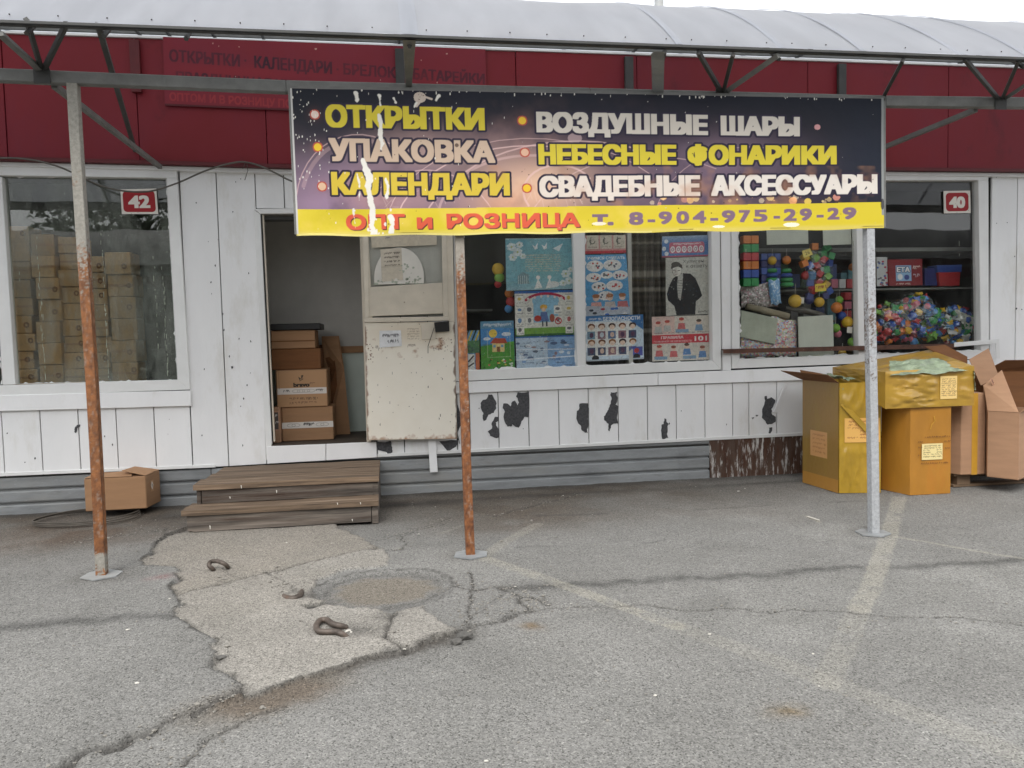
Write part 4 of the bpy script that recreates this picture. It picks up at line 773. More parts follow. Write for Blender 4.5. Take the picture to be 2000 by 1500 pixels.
for x, y, c in ((612, 224, (244, 220, 206)), (615, 288, (246, 206, 50)), (620, 365, (236, 196, 160)), (1018, 231, (250, 206, 60)), (1021, 296, (238, 190, 160)), (1023, 369, (250, 206, 56))): cv.glow(bx(x), y - 172, 14, 14, (150, 90, 80), .15); cv.ell(bx(x), y - 172, 10, 10, (176, 78, 62)); cv.ell(bx(x), y - 172, 7.4, 7.4, tuple(int(q_ * .9) for q_ in c))
# torn vinyl: white backing showing through in drips, scuffs along the top
wh = (226, 222, 212)
tear = [([(702, 315), (709, 330), (712, 345), (710, 365), (714, 385), (716, 410), (714, 440), (722, 460)], 10), ([(709, 330), (714, 345), (712, 362)], 13), ([(738, 225), (741, 245), (738, 262), (742, 278), (739, 290)], 7), ([(746, 352), (750, 362), (748, 378), (746, 385)], 7), ([(752, 425), (756, 440), (752, 460)], 9), ([(690, 340), (694, 365), (692, 392)], 2.5), ([(680, 410), (682, 446)], 2), ([(694, 180), (696, 194)], 7), ([(740, 185), (741, 203)], 6), ([(768, 189), (772, 198)], 4), ([(850, 192), (856, 183)], 5), ([(808, 207), (814, 199)], 4), ([(718, 415), (714, 460)], 9)]
for pts, wd in tear: d = segdist(X_, Y_, [(bx(a), b - 172) for a, b in pts]) + (fbm(X_, Y_, .11, 3, 5) - .5) * 7; cv.put(np.clip((wd / 2 - d) * .9 + .5, 0, 1), wh)
cv.ell(bx(819), 15, 12, 11, (206, 190, 176), .95); cv.line([(bx(822), 20), (bx(812), 33)], 4, (206, 190, 176)); cv.line([(bx(830), 14), (bx(842), 18)], 4, (206, 190, 176)); cv.speck(7, (90, 60, 50), 8, (.6, 1.4), (bx(814), 9, bx(826), 20))
cv.speck(60, wh, 71, (.4, 1.1), (0, 4, 70, 200), tall=2.4); cv.speck(40, wh, 72, (.3, .9), (0, 0, 420, 280), tall=2.8); cv.speck(40, (180, 176, 170), 73, (.3, 1.0), (400, 0, 1160, 280), tall=1.5); cv.speck(60, wh, 74, (.5, 1.3), (0, 0, 1160, 7), tall=2.5)
cv.speck(60, (40, 36, 34), 75, (.4, 1.3), (0, 100, 1160, 290)); cv.ell(bx(888), 110, 4, 4, (60, 40, 34), .8); cv.ell(bx(1163), 271, 14, 3.5, (236, 226, 200), .9); cv.ell(bx(1545), 278, 16, 5, (240, 234, 214), .9); cv.ell(bx(1400), 280, 12, 3, (240, 234, 214), .9); cv.speck(14, wh, 76, (1, 2.5), (140, 236, 200, 288), tall=1.6)
cv.rect(0, 0, 3, 290, (190, 188, 184)); cv.rect(0, 0, 1160, 1.5, (120, 118, 116)); cv.rect(1156, 0, 1160, 260, (140, 142, 140)); cv.rect(0, 286.5, 700, 290, (214, 200, 120)); cv.ell(1157, 236, 4, 12, (34, 30, 40), .8)
def bfn(u, v, V):
    d = np.zeros(V.shape); e = np.exp(-u / .16)
    wr = .010 * np.sin((u * 30 + v * 6)) * np.exp(-((v - .93) / .12) ** 2) * np.exp(-u / .25) + .010 * np.sin(u * 17 - v * 9 + 2) * v * v * np.exp(-u / .5) + .007 * (fbm(u * 14, v * 4, 1, 3, 8) - .5) + .012 * np.sin(u * math.pi * 3) * v ** 2
    d[..., 1] = wr; d[..., 2] = -.006 * np.sin(u * math.pi) * v + .004 * np.sin(u * 40) * (v > .985); return d
BP = thing('banner', 'long worn dark vinyl banner with yellow and white lettering, hung from the canopy', 'banner', W(1146, 456, PY - .06))
MB().slab([(569, 174), (1724, 193), (1724, 443), (582, 457)], PY - .036, .002).build('plain_back', 'foam', BP)
cv.sheet('printed_vinyl', [(566.5, 171), (1726, 191.5), (1726.5, 446), (580, 461)], PY - .062, 'banner', BP, fn=bfn)
MB().bar(W(566, 173, PY - .045), W(1727, 193, PY - .045), .02, .03).bar(W(566, 173, PY - .045), W(579, 458, PY - .045), .02, .02).bar(W(1725.5, 193, PY - .045), W(1726, 444, PY - .045), .02, .02).build('frame', 'steel', BP)

# ------------------------------------------------------------------ number signs, cable, hoop
def numsign(txt, q, w_, h_, label):
    cv = Canvas(w_, h_, (224, 218, 208), 2.2); cv.rrect(4, 4, w_ - 4, h_ - 4, 7, (156, 30, 36)); cv.text(txt, w_ * .2, w_ * .8, h_ * .24, h_ * .76, (228, 222, 212), off=.05); cv.speck(8, (90, 70, 60), len(txt) + w_, (.3, .8))
    o = MB().slab(q, .018, .006).build('number_sign', 'paper', None, .001, loc=W(*q[3], .02)); tag(o, label, 'number sign', 'house number signs on the glass'); cv.sheet('number_face', q, .0165, 'print', o); return o
numsign('42', [(235, 370), (305, 368), (309, 418), (238, 418)], 72, 49, 'red number sign reading 42 on the grimy left window')
numsign('40', [(1843, 373), (1895, 372), (1896, 416), (1844, 417)], 52, 44, 'red number sign reading 40 at the top of the right window')
CP = [(-120, 318), (0, 309), (60, 312), (110, 324), (150, 341), (190, 360), (235, 372), (290, 374), (345, 358), (400, 334), (450, 319), (482, 317), (520, 329), (575, 356), (640, 372), (720, 380)]
P = [W(a, b, -.15 if i not in (1, 11) else -.12) for i, (a, b) in enumerate(CP)]; PP = []
for i in range(len(P) - 1):
    p0, p1, p2, p3 = P[max(0, i - 1)], P[i], P[i + 1], P[min(len(P) - 1, i + 2)]
    for t in (0, .25, .5, .75): PP.append(.5 * ((2 * p1) + (-p0 + p2) * t + (2 * p0 - 5 * p1 + 4 * p2 - p3) * t * t + (-p0 + 3 * p1 - 3 * p2 + p3) * t ** 3))
o = MB().tube(PP, .0075, 6).tube([W(482, 317, -.12), W(484, 333, -.11), W(478, 352, -.11)], .003, 4).tube([W(480, 316, -.12), W(474, 330, -.11)], .003, 4).build('cable', 'cable', None, 0, True, loc=P[5]); tag(o, 'grey cable sagging along the bottom of the red fascia above window 42', 'cable')
ha, hb, hc, hd = G(92, 1010), G(200, 1030), G(278, 1006), G(190, 996)
HC = ((ha + hc) / 2); rx = np.linalg.norm(hc - ha) / 2
mb = MB()
for k_ in range(3): mb.tube([(HC[0] + (rx - .012 * k_) * math.cos(t), -.40 + (.29 - .01 * k_) * math.sin(t + .1 * k_), .022 + gz(HC[0], -.4) + .012 * k_ + .004 * math.sin(3 * t + k_)) for t in np.linspace(0, 2 * math.pi, 40)[:-1]], .0055, 6, True)
tag(mb.build('hose_coil', 'hose', None, 0, True, loc=(HC[0], -.40, .01)), 'thin dark hose coil lying on the ground under the small carton', 'hose coil')

# ------------------------------------------------------------------ wooden steps
ST = thing('wooden_steps', 'weathered two-step wooden block below the open kiosk door', 'steps', (-.87, -.6, 0))
yf = -1.16; xa, xb = -1.585, -.145; zt1, zt2 = .192, .345; yu = float(G(384, 947, zt2)[1]); yb1 = yu + .06
def sbox(n, m, *b, bev=.004): return MB().box(*b).build(n, m, ST, bev)
def plank(n, m, xl_, xr_, y0, y1, z0, z1):       # a worn board: edges not quite straight
    mb = MB(); k_ = 14
    for i in range(k_):
        a, b = xl_ + (xr_ - xl_) * i / k_, xl_ + (xr_ - xl_) * (i + 1) / k_; f = lambda s_, q: s_ + .007 * (float(vnoise(np.array(q * 5.0), np.array(y0 * 9 + z0 * 7), 5)) - .5)
        mb.hexa([(a, f(y0, a), z0), (b, f(y0, b), z0), (b, y1, z0), (a, y1, z0)], [(a, f(y0, a), f(z1, a)), (b, f(y0, b), f(z1, b)), (b, y1, f(z1, b)), (a, y1, f(z1, a))])
    me = mb.build(n, m, ST)
    bm = bmesh.new(); bm.from_mesh(me.data); bmesh.ops.remove_doubles(bm, verts=bm.verts, dist=.0003); bm.to_mesh(me.data); bm.free(); return me
plank('tread', 'wood', xa - .035, xb, yf - .016, yf + .15, zt1 - .040, zt1); plank('tread', 'wood', xa - .03, xb - .004, yf + .154, yb1, zt1 - .032, zt1 - .002)
plank('tread', 'wood', xa, xb + .004, yu - .016, yu + .25, zt2 - .042, zt2); plank('tread', 'wood', xa + .03, xb + .002, yu + .254, yu + .52, zt2 - .034, zt2 - .002); plank('tread', 'wood', xa + .05, xb, yu + .524, -.03, zt2 - .034, zt2 - .004)
plank('riser', 'wood2', xa + .035, xb - .06, yf, yf + .025, .026, zt1 - .042); plank('riser', 'wood2', xa + .06, xb - .05, yu, yu + .025, zt1 + .002, zt2 - .044)
for x in (xa, xb - .055): sbox('stringer', 'wood2', x, x + .05, yf + .002, yb1, .03 if x < -1 else .008, zt1 - .042); sbox('stringer', 'wood2', x + (.02 if x < -1 else 0), x + .052, yb1 - .02 if False else yu + .005, -.04, .008, zt2 - .044)
mb = MB()
for a, b in ((471, 951), (540, 960), (449, 972), (659, 984), (704, 983), (688, 1016), (410, 1030)): p = G(a, b); d = ray(a, b); y_ = (yf - .033 if b > 975 else yu - .034); p = W(a, b, y_); k_ = rnd.uniform(1.5, 4); mb.slab([(a - 1, b - k_), (a + 1, b - k_ * .7), (a + .8, b + k_), (a, b + k_ * .8)], y_, .003)
mb.build('bird_dropping', 'paper', ST)

# ------------------------------------------------------------------ cartons
def carton(name, label, fp, z0, z1, mat, group=None, cat='cardboard box', bev=.006, wr=0.0, open_=False, n=14, seed=1, bulge=.0, lo=None, hi=None, flat=None):
    A, B, C, D = [np.array([p[0], p[1], 0.0]) for p in fp]; c = (A + B + C + D) / 4
    t = thing(name, label, cat, (c[0], c[1], z0), group); Z_ = np.array([0, 0, 1.0])
    mb = MB()
    if wr:                                       # subdivided faces, creased like taped film
        def face(p, q, r, s_, nrm, k_):
            g = []
            for i in range(n + 1):
                for j in range(n + 1):
                    u, v = j / n, i / n; P_ = (p * (1 - u) + q * u) * (1 - v) + (s_ * (1 - u) + r * u) * v
                    e = min(u, v, 1 - u, 1 - v); d = (float(fbm(np.array(u * 4 + k_ * 9.1 + seed), np.array(v * 5.0 + (u * 2.5)), 1.0, 4, seed)) - .5) * wr * min(1, e * 6) + bulge * 16 * u * (1 - u) * v * (1 - v)
                    rg = 1 - abs(2 * float(fbm(np.array(u * 3.2 + v * 2.4 + k_ * 5 + seed), np.array(v * 3.2 - u * 2.0 + 3), 1.0, 3, seed + 9)) - 1); d += (rg ** 5) * wr * .45 * min(1, e * 8)
                    if flat and k_ == 0: d *= float(np.clip(max(abs(u - (flat[0] + flat[1]) / 2) / (flat[1] - flat[0]), abs(v - (flat[2] + flat[3]) / 2) / (flat[3] - flat[2])) * 4 - 2.1, 0, 1))
                    g.append(P_ + nrm * d * (1 if k_ in (0, 5) else .3))
            mb.add(g, [(i * (n + 1) + j, i * (n + 1) + j + 1, (i + 1) * (n + 1) + j + 1, (i + 1) * (n + 1) + j) for i in range(n) for j in range(n)])
        cs = [A, B, C, D]; lo = lo or [z0] * 4; hi = hi or [z1] * 4
        for k_ in range(4):
            k2 = (k_ + 1) % 4; p, q = cs[k_], cs[k2]; nr = np.cross(q - p, Z_); nr /= np.linalg.norm(nr); face(p + Z_ * lo[k_], q + Z_ * lo[k2], q + Z_ * hi[k2], p + Z_ * hi[k_], nr, k_)
        if not open_: face(A + Z_ * hi[0], B + Z_ * hi[1], C + Z_ * hi[2], D + Z_ * hi[3], Z_, 5)
        face(D + Z_ * lo[3], C + Z_ * lo[2], B + Z_ * lo[1], A + Z_ * lo[0], -Z_ * .0, 6)
        me = mb.build('body', mat, t, 0, True); bm = bmesh.new(); bm.from_mesh(me.data); bmesh.ops.remove_doubles(bm, verts=bm.verts, dist=.0005)
        if open_: bmesh.ops.reverse_faces(bm, faces=[]) 
        for f in bm.faces: f.smooth = True
        bm.to_mesh(me.data); bm.free()
        for e in me.data.edges: pass
        me.data.set_sharp_from_angle(angle=math.radians(42))
    elif open_:
        cs = [A, B, C, D]; th = .006
        for k_ in range(4):
            p, q = cs[k_], cs[(k_ + 1) % 4]; nr = np.cross(q - p, Z_); nr = -nr / np.linalg.norm(nr) * th; mb.hexa([p + Z_ * z0, q + Z_ * z0, q + nr + Z_ * z0, p + nr + Z_ * z0], [p + Z_ * z1, q + Z_ * z1, q + nr + Z_ * z1, p + nr + Z_ * z1])
        mb.hexa([A + Z_ * z0, B + Z_ * z0, C + Z_ * z0, D + Z_ * z0], [p + Z_ * (z0 + .006) for p in (A, B, C, D)]); mb.build('body', mat, t)
    else: mb.hexa([p + Z_ * z0 for p in (A, B, C, D)], [p + Z_ * z1 for p in (A, B, C, D)]).build('body', mat, t, bev)
    t['_'] = 0; del t['_']; return t
def on_face(A, B, z0, z1, u0, u1, v0, v1, off=.004):   # rectangle on the upright face A-B, v from the bottom; corners TL TR BR BL
    A, B = np.array([A[0], A[1], 0.]), np.array([B[0], B[1], 0.]); nr = np.cross(B - A, [0, 0, 1.0]); nr = nr / np.linalg.norm(nr) * off
    f = lambda u, v: A + (B - A) * u + nr + np.array([0, 0, z0 + (z1 - z0) * v]); return [f(u0, v1), f(u1, v1), f(u1, v0), f(u0, v0)]
def flap(t, name, pts, mat, th=.005):
    P_ = [np.array(p, float) for p in pts]; nr = np.cross(P_[1] - P_[0], P_[2] - P_[0]); nr = nr / np.linalg.norm(nr) * th; return MB().poly(P_, nr).build(name, mat, t, .001)
def label_sheet(w_, h_, paper, ink, seed, rows=7, dense=.8):
    cv = Canvas(w_, h_, paper, 2); q = random.Random(seed)
    for r_ in range(rows):
        y = h_ * (.12 + .8 * r_ / rows)
        for cx in ((.08, .36), (.44, .66), (.72, .92)) if r_ > 1 else ((.12, .9),):
            if q.random() < dense: cv.scrib(w_ * cx[0], w_ * cx[1], y, h_ / rows * .45, ink, seed * 31 + r_, .8, .8)
    return cv
e2 = lambda a, b: np.array(a[:2]) + np.array(b[:2])
# right-hand pile
A, B, C = G(1570, 943), G(1639, 964), G(1720, 963); D = A + C - B
y1 = carton('taped_carton', 'tall dull-yellow taped carton standing nearest the wall, green film in its open top', (B, C, D, A), .004, .985, 'yellow', 'taped cartons by window 40', wr=.04, n=34, seed=3, bulge=.0, open_=True, flat=(.10, 1.0, .44, .70))
MB().hexa([p + np.array([0, 0, .90]) for p in (B, C, D, A)], [p + np.array([0, 0, .94]) for p in (B, C, D, A)]).build('contents', 'greenfilm', y1)
kq = on_face(A, B, .004, .985, -.01, 1.004, 0, 1, .010); cvs = Canvas(60, 200, (150, 114, 56), 1.2)
cvs.put(fbm(cvs.X, cvs.Y, .02, 4, 6), (134, 106, 50)); cvs.put(np.clip(fbm(cvs.X * 3, cvs.Y * .25, .05, 3, 9) - .5, 0, 1) * 1.6, (150, 124, 50)); cvs.rect(0, 176, 60, 200, (184, 130, 54), .7); cvs.rect(14, 94, 42, 142, (206, 154, 100), .85)
for r_ in range(5): cvs.scrib(18, 38, 100 + r_ * 8, 3, (150, 96, 60), r_, .9, .6)
cvs.sheet('taped_side', None, 0, MV('taped_print', .36, .4, .5, 24, coat=.4), y1, pts=kq)
cvs = label_sheet(56, 56, (226, 176, 96), (150, 84, 50), 5, 6); cvs.sheet('paper_label', None, 0, MAT['print'], y1, pts=on_face(B, C, .004, .985, .12, .97, .46, .68, .006))
MB().bar(np.append(B[:2], .80) + np.array([.02, -.012, 0]), np.append((B * .35 + C * .65)[:2], .56) + np.array([0, -.02, 0]), .05, .012, (0, 1, 0)).build('film_fold', 'yellow', y1, .004)
Aa = np.append(A[:2], .985); Bb = np.append(B[:2], .985); Cc = np.append(C[:2], .985); Dd = np.append(D[:2], .985)
flap(y1, 'flap', [Aa, Bb, Bb + np.array([-.12, -.02, .075]), Aa + np.array([-.20, .06, .095])], 'cartonin')
flap(y1, 'flap', [Dd, Aa, Aa + np.array([.05, .16, .09]), Dd + np.array([.0, .17, .03])], 'cartonin')
mb = MB(); q = random.Random(5)
P_ = [Aa + (Bb - Aa) * .15 + np.array([-.02, -.01, .03]), Bb + np.array([-.03, 0, .045]), Bb * .6 + Cc * .4 + np.array([.02, .03, .03]), Aa * .5 + Dd * .5 + np.array([.05, 0, .05])]
def crumple(P_, amp, n=12, seed=1, name='film', parent=None, mat='greenfilm', bul=0):
    g = []
    for i in range(n + 1):
        for j in range(n + 1):
            u, v = j / n, i / n; p = (P_[0] * (1 - u) + P_[1] * u) * (1 - v) + (P_[3] * (1 - u) + P_[2] * u) * v; nz = [float(fbm(np.array(u * 5.0 + k_ * 7), np.array(v * 5.0 + seed), 1, 3, seed + k_)) - .5 for k_ in range(3)]
            g.append(p + np.array(nz) * amp + np.array([0, 0, bul * 16 * u * (1 - u) * v * (1 - v)]))
    return MB().add(g, [(i * (n + 1) + j, i * (n + 1) + j + 1, (i + 1) * (n + 1) + j + 1, (i + 1) * (n + 1) + j) for i in range(n) for j in range(n)]).build(name, mat, parent, 0, False)
crumple(P_, .07, 14, 3, 'inner_film', y1)
A2, B2, C2 = G(1721, 956), G(1777, 968), G(1856, 964); D2 = A2 + C2 - B2
y2 = carton('taped_carton', 'orange taped carton with a cream label, under the wide yellow bundle', (B2, C2, D2, A2), .003, .765, 'orange', 'taped cartons by window 40', wr=.012, n=18, seed=8)
cvs = label_sheet(44, 32, (228, 210, 150), (90, 70, 50), 9, 6); cvs.sheet('paper_label', None, 0, MAT['print'], y2, pts=on_face(B2, C2, .003, .765, .27, .78, .40, .585, .009))
def ink(t, A, B, z0, z1, rows, mat, name='stencil_print', off=.009, seed=1, wd=.0035):     # hand-stencilled marks as flat strokes
    q_ = random.Random(seed); mb = MB()
    for u0, u1, v, h in rows:
        u = u0
        while u < u1:
            pts_ = [(u, v), (u + .012, v + h * q_.uniform(.4, 1)), (u + .024, v + h * q_.uniform(0, .5))]
            for (a, b), (c, d) in zip(pts_[:-1], pts_[1:]): P = [on_face(A, B, z0, z1, x, x, y, y, off)[0] for x, y in ((a, b), (c, d))]; mb.bar(P[0], P[1], wd, .0008, (0, 1, 0))
            u += q_.uniform(.03, .06)
    return mb.build(name, mat, t)
MAT['ink'] = M('brown_ink', S(120, 82, 44), .7, rand=0)
ink(y2, B2, C2, .003, .765, [(.34, .95, .655, .02), (.18, .30, .60, .02), (.18, .28, .54, .02), (.18, .26, .45, .02), (.82, .95, .60, .02), (.84, .95, .52, .02), (.26, .93, .355, .02)], 'ink', off=.011)
mb = MB(); cr = [on_face(B2, C2, .003, .765, u, u, v, v, .012)[0] for u, v in ((.56, .90), (.58, .84), (.50, .80), (.47, .75))]
for a, b in zip(cr[:-1], cr[1:]): mb.bar(a, b, .007, .001, (0, 1, 0))
mb.build('tape_crease', 'tapey', y2)
# the wide bundle lying across both
z3 = .768
yF = B2[1] - .03; F1, F2 = W(1729, 799, yF), W(1902, 790, yF); K1, K2 = W(1626, 737, -.42), W(1815, 745, -.55)
hi3 = [float(W(1736, 726, yF)[2]), float(W(1900, 715, yF)[2]), float(W(1815, 683, -.55)[2]), float(W(1626, 717, -.42)[2])]; lo3 = [z3, z3, z3 + .05, float(K1[2])]; zt3 = .5 * (hi3[0] + hi3[1])
y3 = carton('taped_carton', 'wide yellow film-wrapped bundle lying on top of the orange carton', (F1, F2, K2, K1), z3, zt3, 'yellow2', 'taped cartons by window 40', wr=.06, n=30, seed=14, bulge=.0, lo=lo3, hi=hi3, flat=(.59, .82, .16, .84))
cvs = label_sheet(34, 46, (232, 200, 130), (110, 76, 50), 12, 9, .95); cvs.sheet('paper_label', None, 0, MAT['print'], y3, pts=on_face(F1, F2, z3, zt3, .61, .80, .20, .80, .006))
T0 = np.append(F1[:2], zt3); T1 = np.append(F2[:2], zt3)
crumple([T0 + (T1 - T0) * .03 + np.array([0, -.035, -.055]), T0 + (T1 - T0) * .88 + np.array([0, -.035, -.015]), T0 + (T1 - T0) * .80 + np.array([0, .17, .075]), T0 + (T1 - T0) * .18 + np.array([0, .17, .075])], .05, 26, 6, 'torn_film', y3, 'greenfilm', .035)
crumple([T1 + np.array([-.01, -.02, -.02]), T1 + np.array([.04, .1, -.02]), T1 + np.array([.10, .12, -.20]), T1 + np.array([-.0, -.01, -.18])], .06, 10, 9, 'torn_film', y3)
# pallet and brown cartons
PLT = thing('wooden_pallet', 'grey wooden pallet under the brown cartons', 'pallet', (5.9, -.65, 0))
for i in range(6): MB().box(4.98, 7.4, -1.05 + i * .165, -1.05 + i * .165 + .10, .105, .125).build('slat', 'pallet', PLT, .003)
for x in (5.02, 6.1, 7.2):
    for y in (-1.04, -.6, -.2): MB().box(x, x + .13, y, y + .1, .026, .104).build('block', 'pallet', PLT, .003)
for y in (-1.04, -.6, -.2): MB().box(4.98, 7.4, y, y + .1, .003, .025).build('runner', 'pallet', PLT, .003)
PZ = .127
a1, a2 = G(1862, 927, PZ), G(1925, 926, PZ); a0 = a1 + np.array([.0, 0, 0]); zt = float(W(1890, 787, a1[1])[2]) + .02
fpB = (a1 + np.array([.20, 0, 0]), a2, a2 + np.array([.04, .45, 0]), a1 + np.array([.24, .45, 0]))
fpB = (G(1877, 928, PZ), G(1924, 926, PZ), G(1924, 926, PZ) + np.array([.05, .40, 0]), G(1877, 928, PZ) + np.array([-.16, .36, 0]))
b1 = carton('brown_carton', 'tall narrow brown carton with a vertical yellow tape strip, on the pallet', fpB, PZ, .86, 'cartonpink', 'brown cartons by window 40')
MB().poly(on_face(fpB[0], fpB[1], PZ, .86, .42, .66, .0, 1.0, .002), (0, -.001, 0)).build('tape_strip', 'tapey', b1)
q0, q1 = G(1928, 928, PZ - .03), G(1988, 936, PZ - .03); q0 = G(1928, 931, PZ); q1 = G(1989, 938, PZ)
fpC = (q0, q1, q1 + np.array([.48, .30, 0]), q0 + np.array([.30, .42, 0])); zc = float(W(1925, 803, q0[1])[2])
b2_ = carton('brown_carton', 'open pinkish-brown carton with raised flaps at the right end of the pallet', fpC, PZ, zc, 'cartonpink', 'brown cartons by window 40', open_=True)
Q0, Q1, Q2, Q3 = [np.append(p[:2], zc) for p in fpC]
flap(b2_, 'flap', [Q0, Q1 + (Q0 - Q1) * .02, W(1957, 723, q0[1] + .10), W(1921, 753, q0[1] + .12)], 'cartonpink')
flap(b2_, 'flap', [Q3, Q0, W(1921, 752, q0[1] + .16), W(1960, 738, q0[1] + .34)], 'cartonpink')
flap(b2_, 'flap', [Q1, Q2, Q2 + np.array([.12, -.05, .22]), Q1 + np.array([.16, -.1, .2])], 'cartonpink')
cvs = Canvas(30, 10, (186, 142, 116), 2); cvs.scrib(2, 26, 3, 5, (60, 48, 42), 4, 1.2)
fx1 = W(1938, 741, q0[1] + .1); cvs.sheet('stamp', [(1938, 738), (1943, 750), (1938, 752), (1934, 740)], q0[1] + .055, 'print', b2_)
z5 = .86; p0_ = W(1809, 690, -.45); 
fpD = (np.array([4.86, -.78, 0]), np.array([5.28, -.72, 0]), np.array([5.22, -.25, 0]), np.array([4.84, -.30, 0]))
b3 = carton('brown_carton', 'dark brown open carton behind the wide yellow bundle, its flaps folded out', fpD, PZ, 1.02, 'carton', 'brown cartons by window 40', open_=True)
flap(b3, 'flap', [W(1889, 715, -.75), W(1889, 697, -.72), W(1846, 674, -.62), W(1806, 677, -.62), W(1860, 712, -.7)], 'cartonin')
flap(b3, 'flap', [W(1893, 702, -.80), W(1931, 680, -.74), W(1951, 735, -.78), W(1916, 753, -.82)], 'cartonpink')
fpE = (np.array([5.62, -.62, 0]), np.array([6.5, -.70, 0]), np.array([6.5, -.2, 0]), np.array([5.55, -.16, 0]))
b4 = carton('brown_carton', 'large open brown carton standing behind the raised flaps at the frame edge', fpE, PZ, 1.02, 'cartonin', 'brown cartons by window 40', open_=True)
flap(b4, 'flap', [np.array([5.62, -.62, 1.02]), np.array([6.5, -.70, 1.02]), np.array([6.55, -.86, 1.12]), np.array([5.75, -.74, 1.13])], 'cartonin')
# carton by the left skirting, on the hose coil
zl = .072; yl0 = -.34; l0, l1 = W(167, 998, yl0), W(287, 993, yl0); zl = max(.055, float(l1[2])); h_ = float(W(287, 930, yl0)[2])
fpL = (l0, l1, l1 + np.array([.03, .30, 0]), l0 + np.array([.03, .30, 0]))
lb = carton('cardboard_carton', 'small brown carton with loosely closed flaps on the hose coil by the left skirting', fpL, zl, h_, 'carton')
L0, L1, L2, L3_ = [np.append(p[:2], h_) for p in fpL]
flap(lb, 'flap', [L0 + np.array([.004, 0, .004]), L0 * .22 + L1 * .78 + np.array([0, 0, .004]), L0 * .3 + L1 * .7 + np.array([0, .15, .03]), L0 + np.array([.02, .16, .012])], 'carton', .004)
flap(lb, 'flap', [L1 + np.array([0, .0, .004]), L2 + np.array([0, 0, .004]), L2 + np.array([-.2, -.02, .045]), L1 + np.array([-.2, .04, .05])], 'carton', .004)
flap(lb, 'flap', [L3_ + np.array([.004, 0, .004]), L2 + np.array([-.004, 0, .004]), L2 + np.array([-.01, -.14, .014]), L3_ + np.array([0, -.14, .014])], 'carton', .004)
cvs = Canvas(8, 14, (176, 136, 98), 3); cvs.poly([(4, 1), (7, 6), (4, 12), (1, 6)], (226, 222, 214)); cvs.poly([(4, 3), (5.4, 6), (4, 9.5), (2.6, 6)], (120, 96, 74)); cvs.sheet('care_mark', None, 0, MAT['print'], lb, pts=on_face(l1, fpL[2], zl, h_, .30, .50, .45, .80, .004))

# ------------------------------------------------------------------ doorway: stacked cartons
FZ = .507
def vbox(label, q, Y, dep, mat, name='stacked_carton', z0=None, gr='cartons stacked inside the doorway'):
    a, b = W(q[0], q[3], Y), W(q[2], q[3], Y); zz = float((a[2] + b[2]) / 2) if z0 is None else z0; z1 = float(W((q[0] + q[2]) / 2, q[1], Y)[2])
    fp = (np.array([a[0], Y, 0]), np.array([b[0], Y, 0]), np.array([b[0], Y + dep, 0]), np.array([a[0], Y + dep, 0])); t = carton(name, label, fp, zz, z1, mat, gr); return t, fp, zz, z1
t, fp, za, zb_ = vbox('lowest carton of the doorway stack, with a white printed tape band', (552, 795, 652, 857), .32, .40, 'carton', z0=FZ)
cvs = Canvas(100, 12, (214, 208, 200), 2); cvs.scrib(42, 60, 3, 5, (40, 36, 34), 3, 1.4); [cvs.arc(18 + k_ * 9, 6, 8, 3.2, 0, 360, .7, (140, 132, 124)) for k_ in range(2)]; [cvs.arc(74 + k_ * 9, 6, 8, 3.2, 0, 360, .7, (140, 132, 124)) for k_ in range(2)]
cvs.sheet('printed_tape', None, 0, MAT['print'], t, pts=on_face(fp[0], fp[1], za, zb_, 0, 1, .38, .56, .003))
t, fp, za, zb2 = vbox('carton printed bravo with a white tape band, on the lowest doorway carton', (541, 722, 641, 794), .31, .40, 'carton', z0=zb_ + .002)
cvs = Canvas(100, 72, (178, 138, 100), 2); cvs.text('bravo', 33, 66, 24, 33, (46, 38, 32), off=.06); cvs.poly([(46, 20), (43, 12), (49, 16)], (70, 58, 48)); cvs.poly([(50, 20), (49, 10), (54, 9)], (70, 58, 48)); cvs.line([(46, 21), (53, 17)], 1.2, (70, 58, 48)); cvs.scrib(66, 76, 25, 3, (90, 72, 60), 5, .8)
cvs.rect(0, 35, 100, 47, (216, 208, 200)); cvs.scrib(12, 24, 39, 4, (60, 52, 48), 6, 1.1); [cvs.arc(38 + k_ * 10, 41, 8, 3, 0, 360, .7, (150, 140, 132)) for k_ in range(4)]; cvs.scrib(78, 92, 39, 4, (60, 52, 48), 16, 1.1)
cvs.scrib(24, 80, 55, 5, (96, 74, 58), 7, .9); cvs.scrib(24, 78, 63, 4, (96, 74, 58), 8, .8); cvs.line([(4, 2), (4, 36)], .7, (140, 104, 74)); cvs.sheet('carton_print', None, 0, MAT['print'], t, pts=on_face(fp[0], fp[1], za, zb2, .02, .98, .02, .98, .003))
t, fp, za, zb3 = vbox('plain dark carton third from the bottom of the doorway stack', (531, 681, 627, 720), .36, .36, 'cartonin', z0=zb2 + .002)
t, fp, za, zb4 = vbox('carton with a creased tape line under the black lid in the doorway', (530, 645, 616, 681), .35, .36, 'carton', z0=zb3 + .002)
MB().poly(on_face(fp[0], fp[1], za, zb4, 0, 1, .38, .44, .002), (0, -.001, 0)).build('crease', 'cartonin', t)
t, fp, za, zb5 = vbox('flat black tray lid lying on top of the doorway stack', (528, 632, 626, 645), .33, .42, 'black', name='black_lid', z0=zb4 + .002, gr=None); t['category'] = 'tray lid'
t, fp, za, zz = vbox('small upright carton squeezed beside the bottom of the doorway stack', (533, 796, 549, 862), .24, .3, 'cartonpink', z0=FZ)
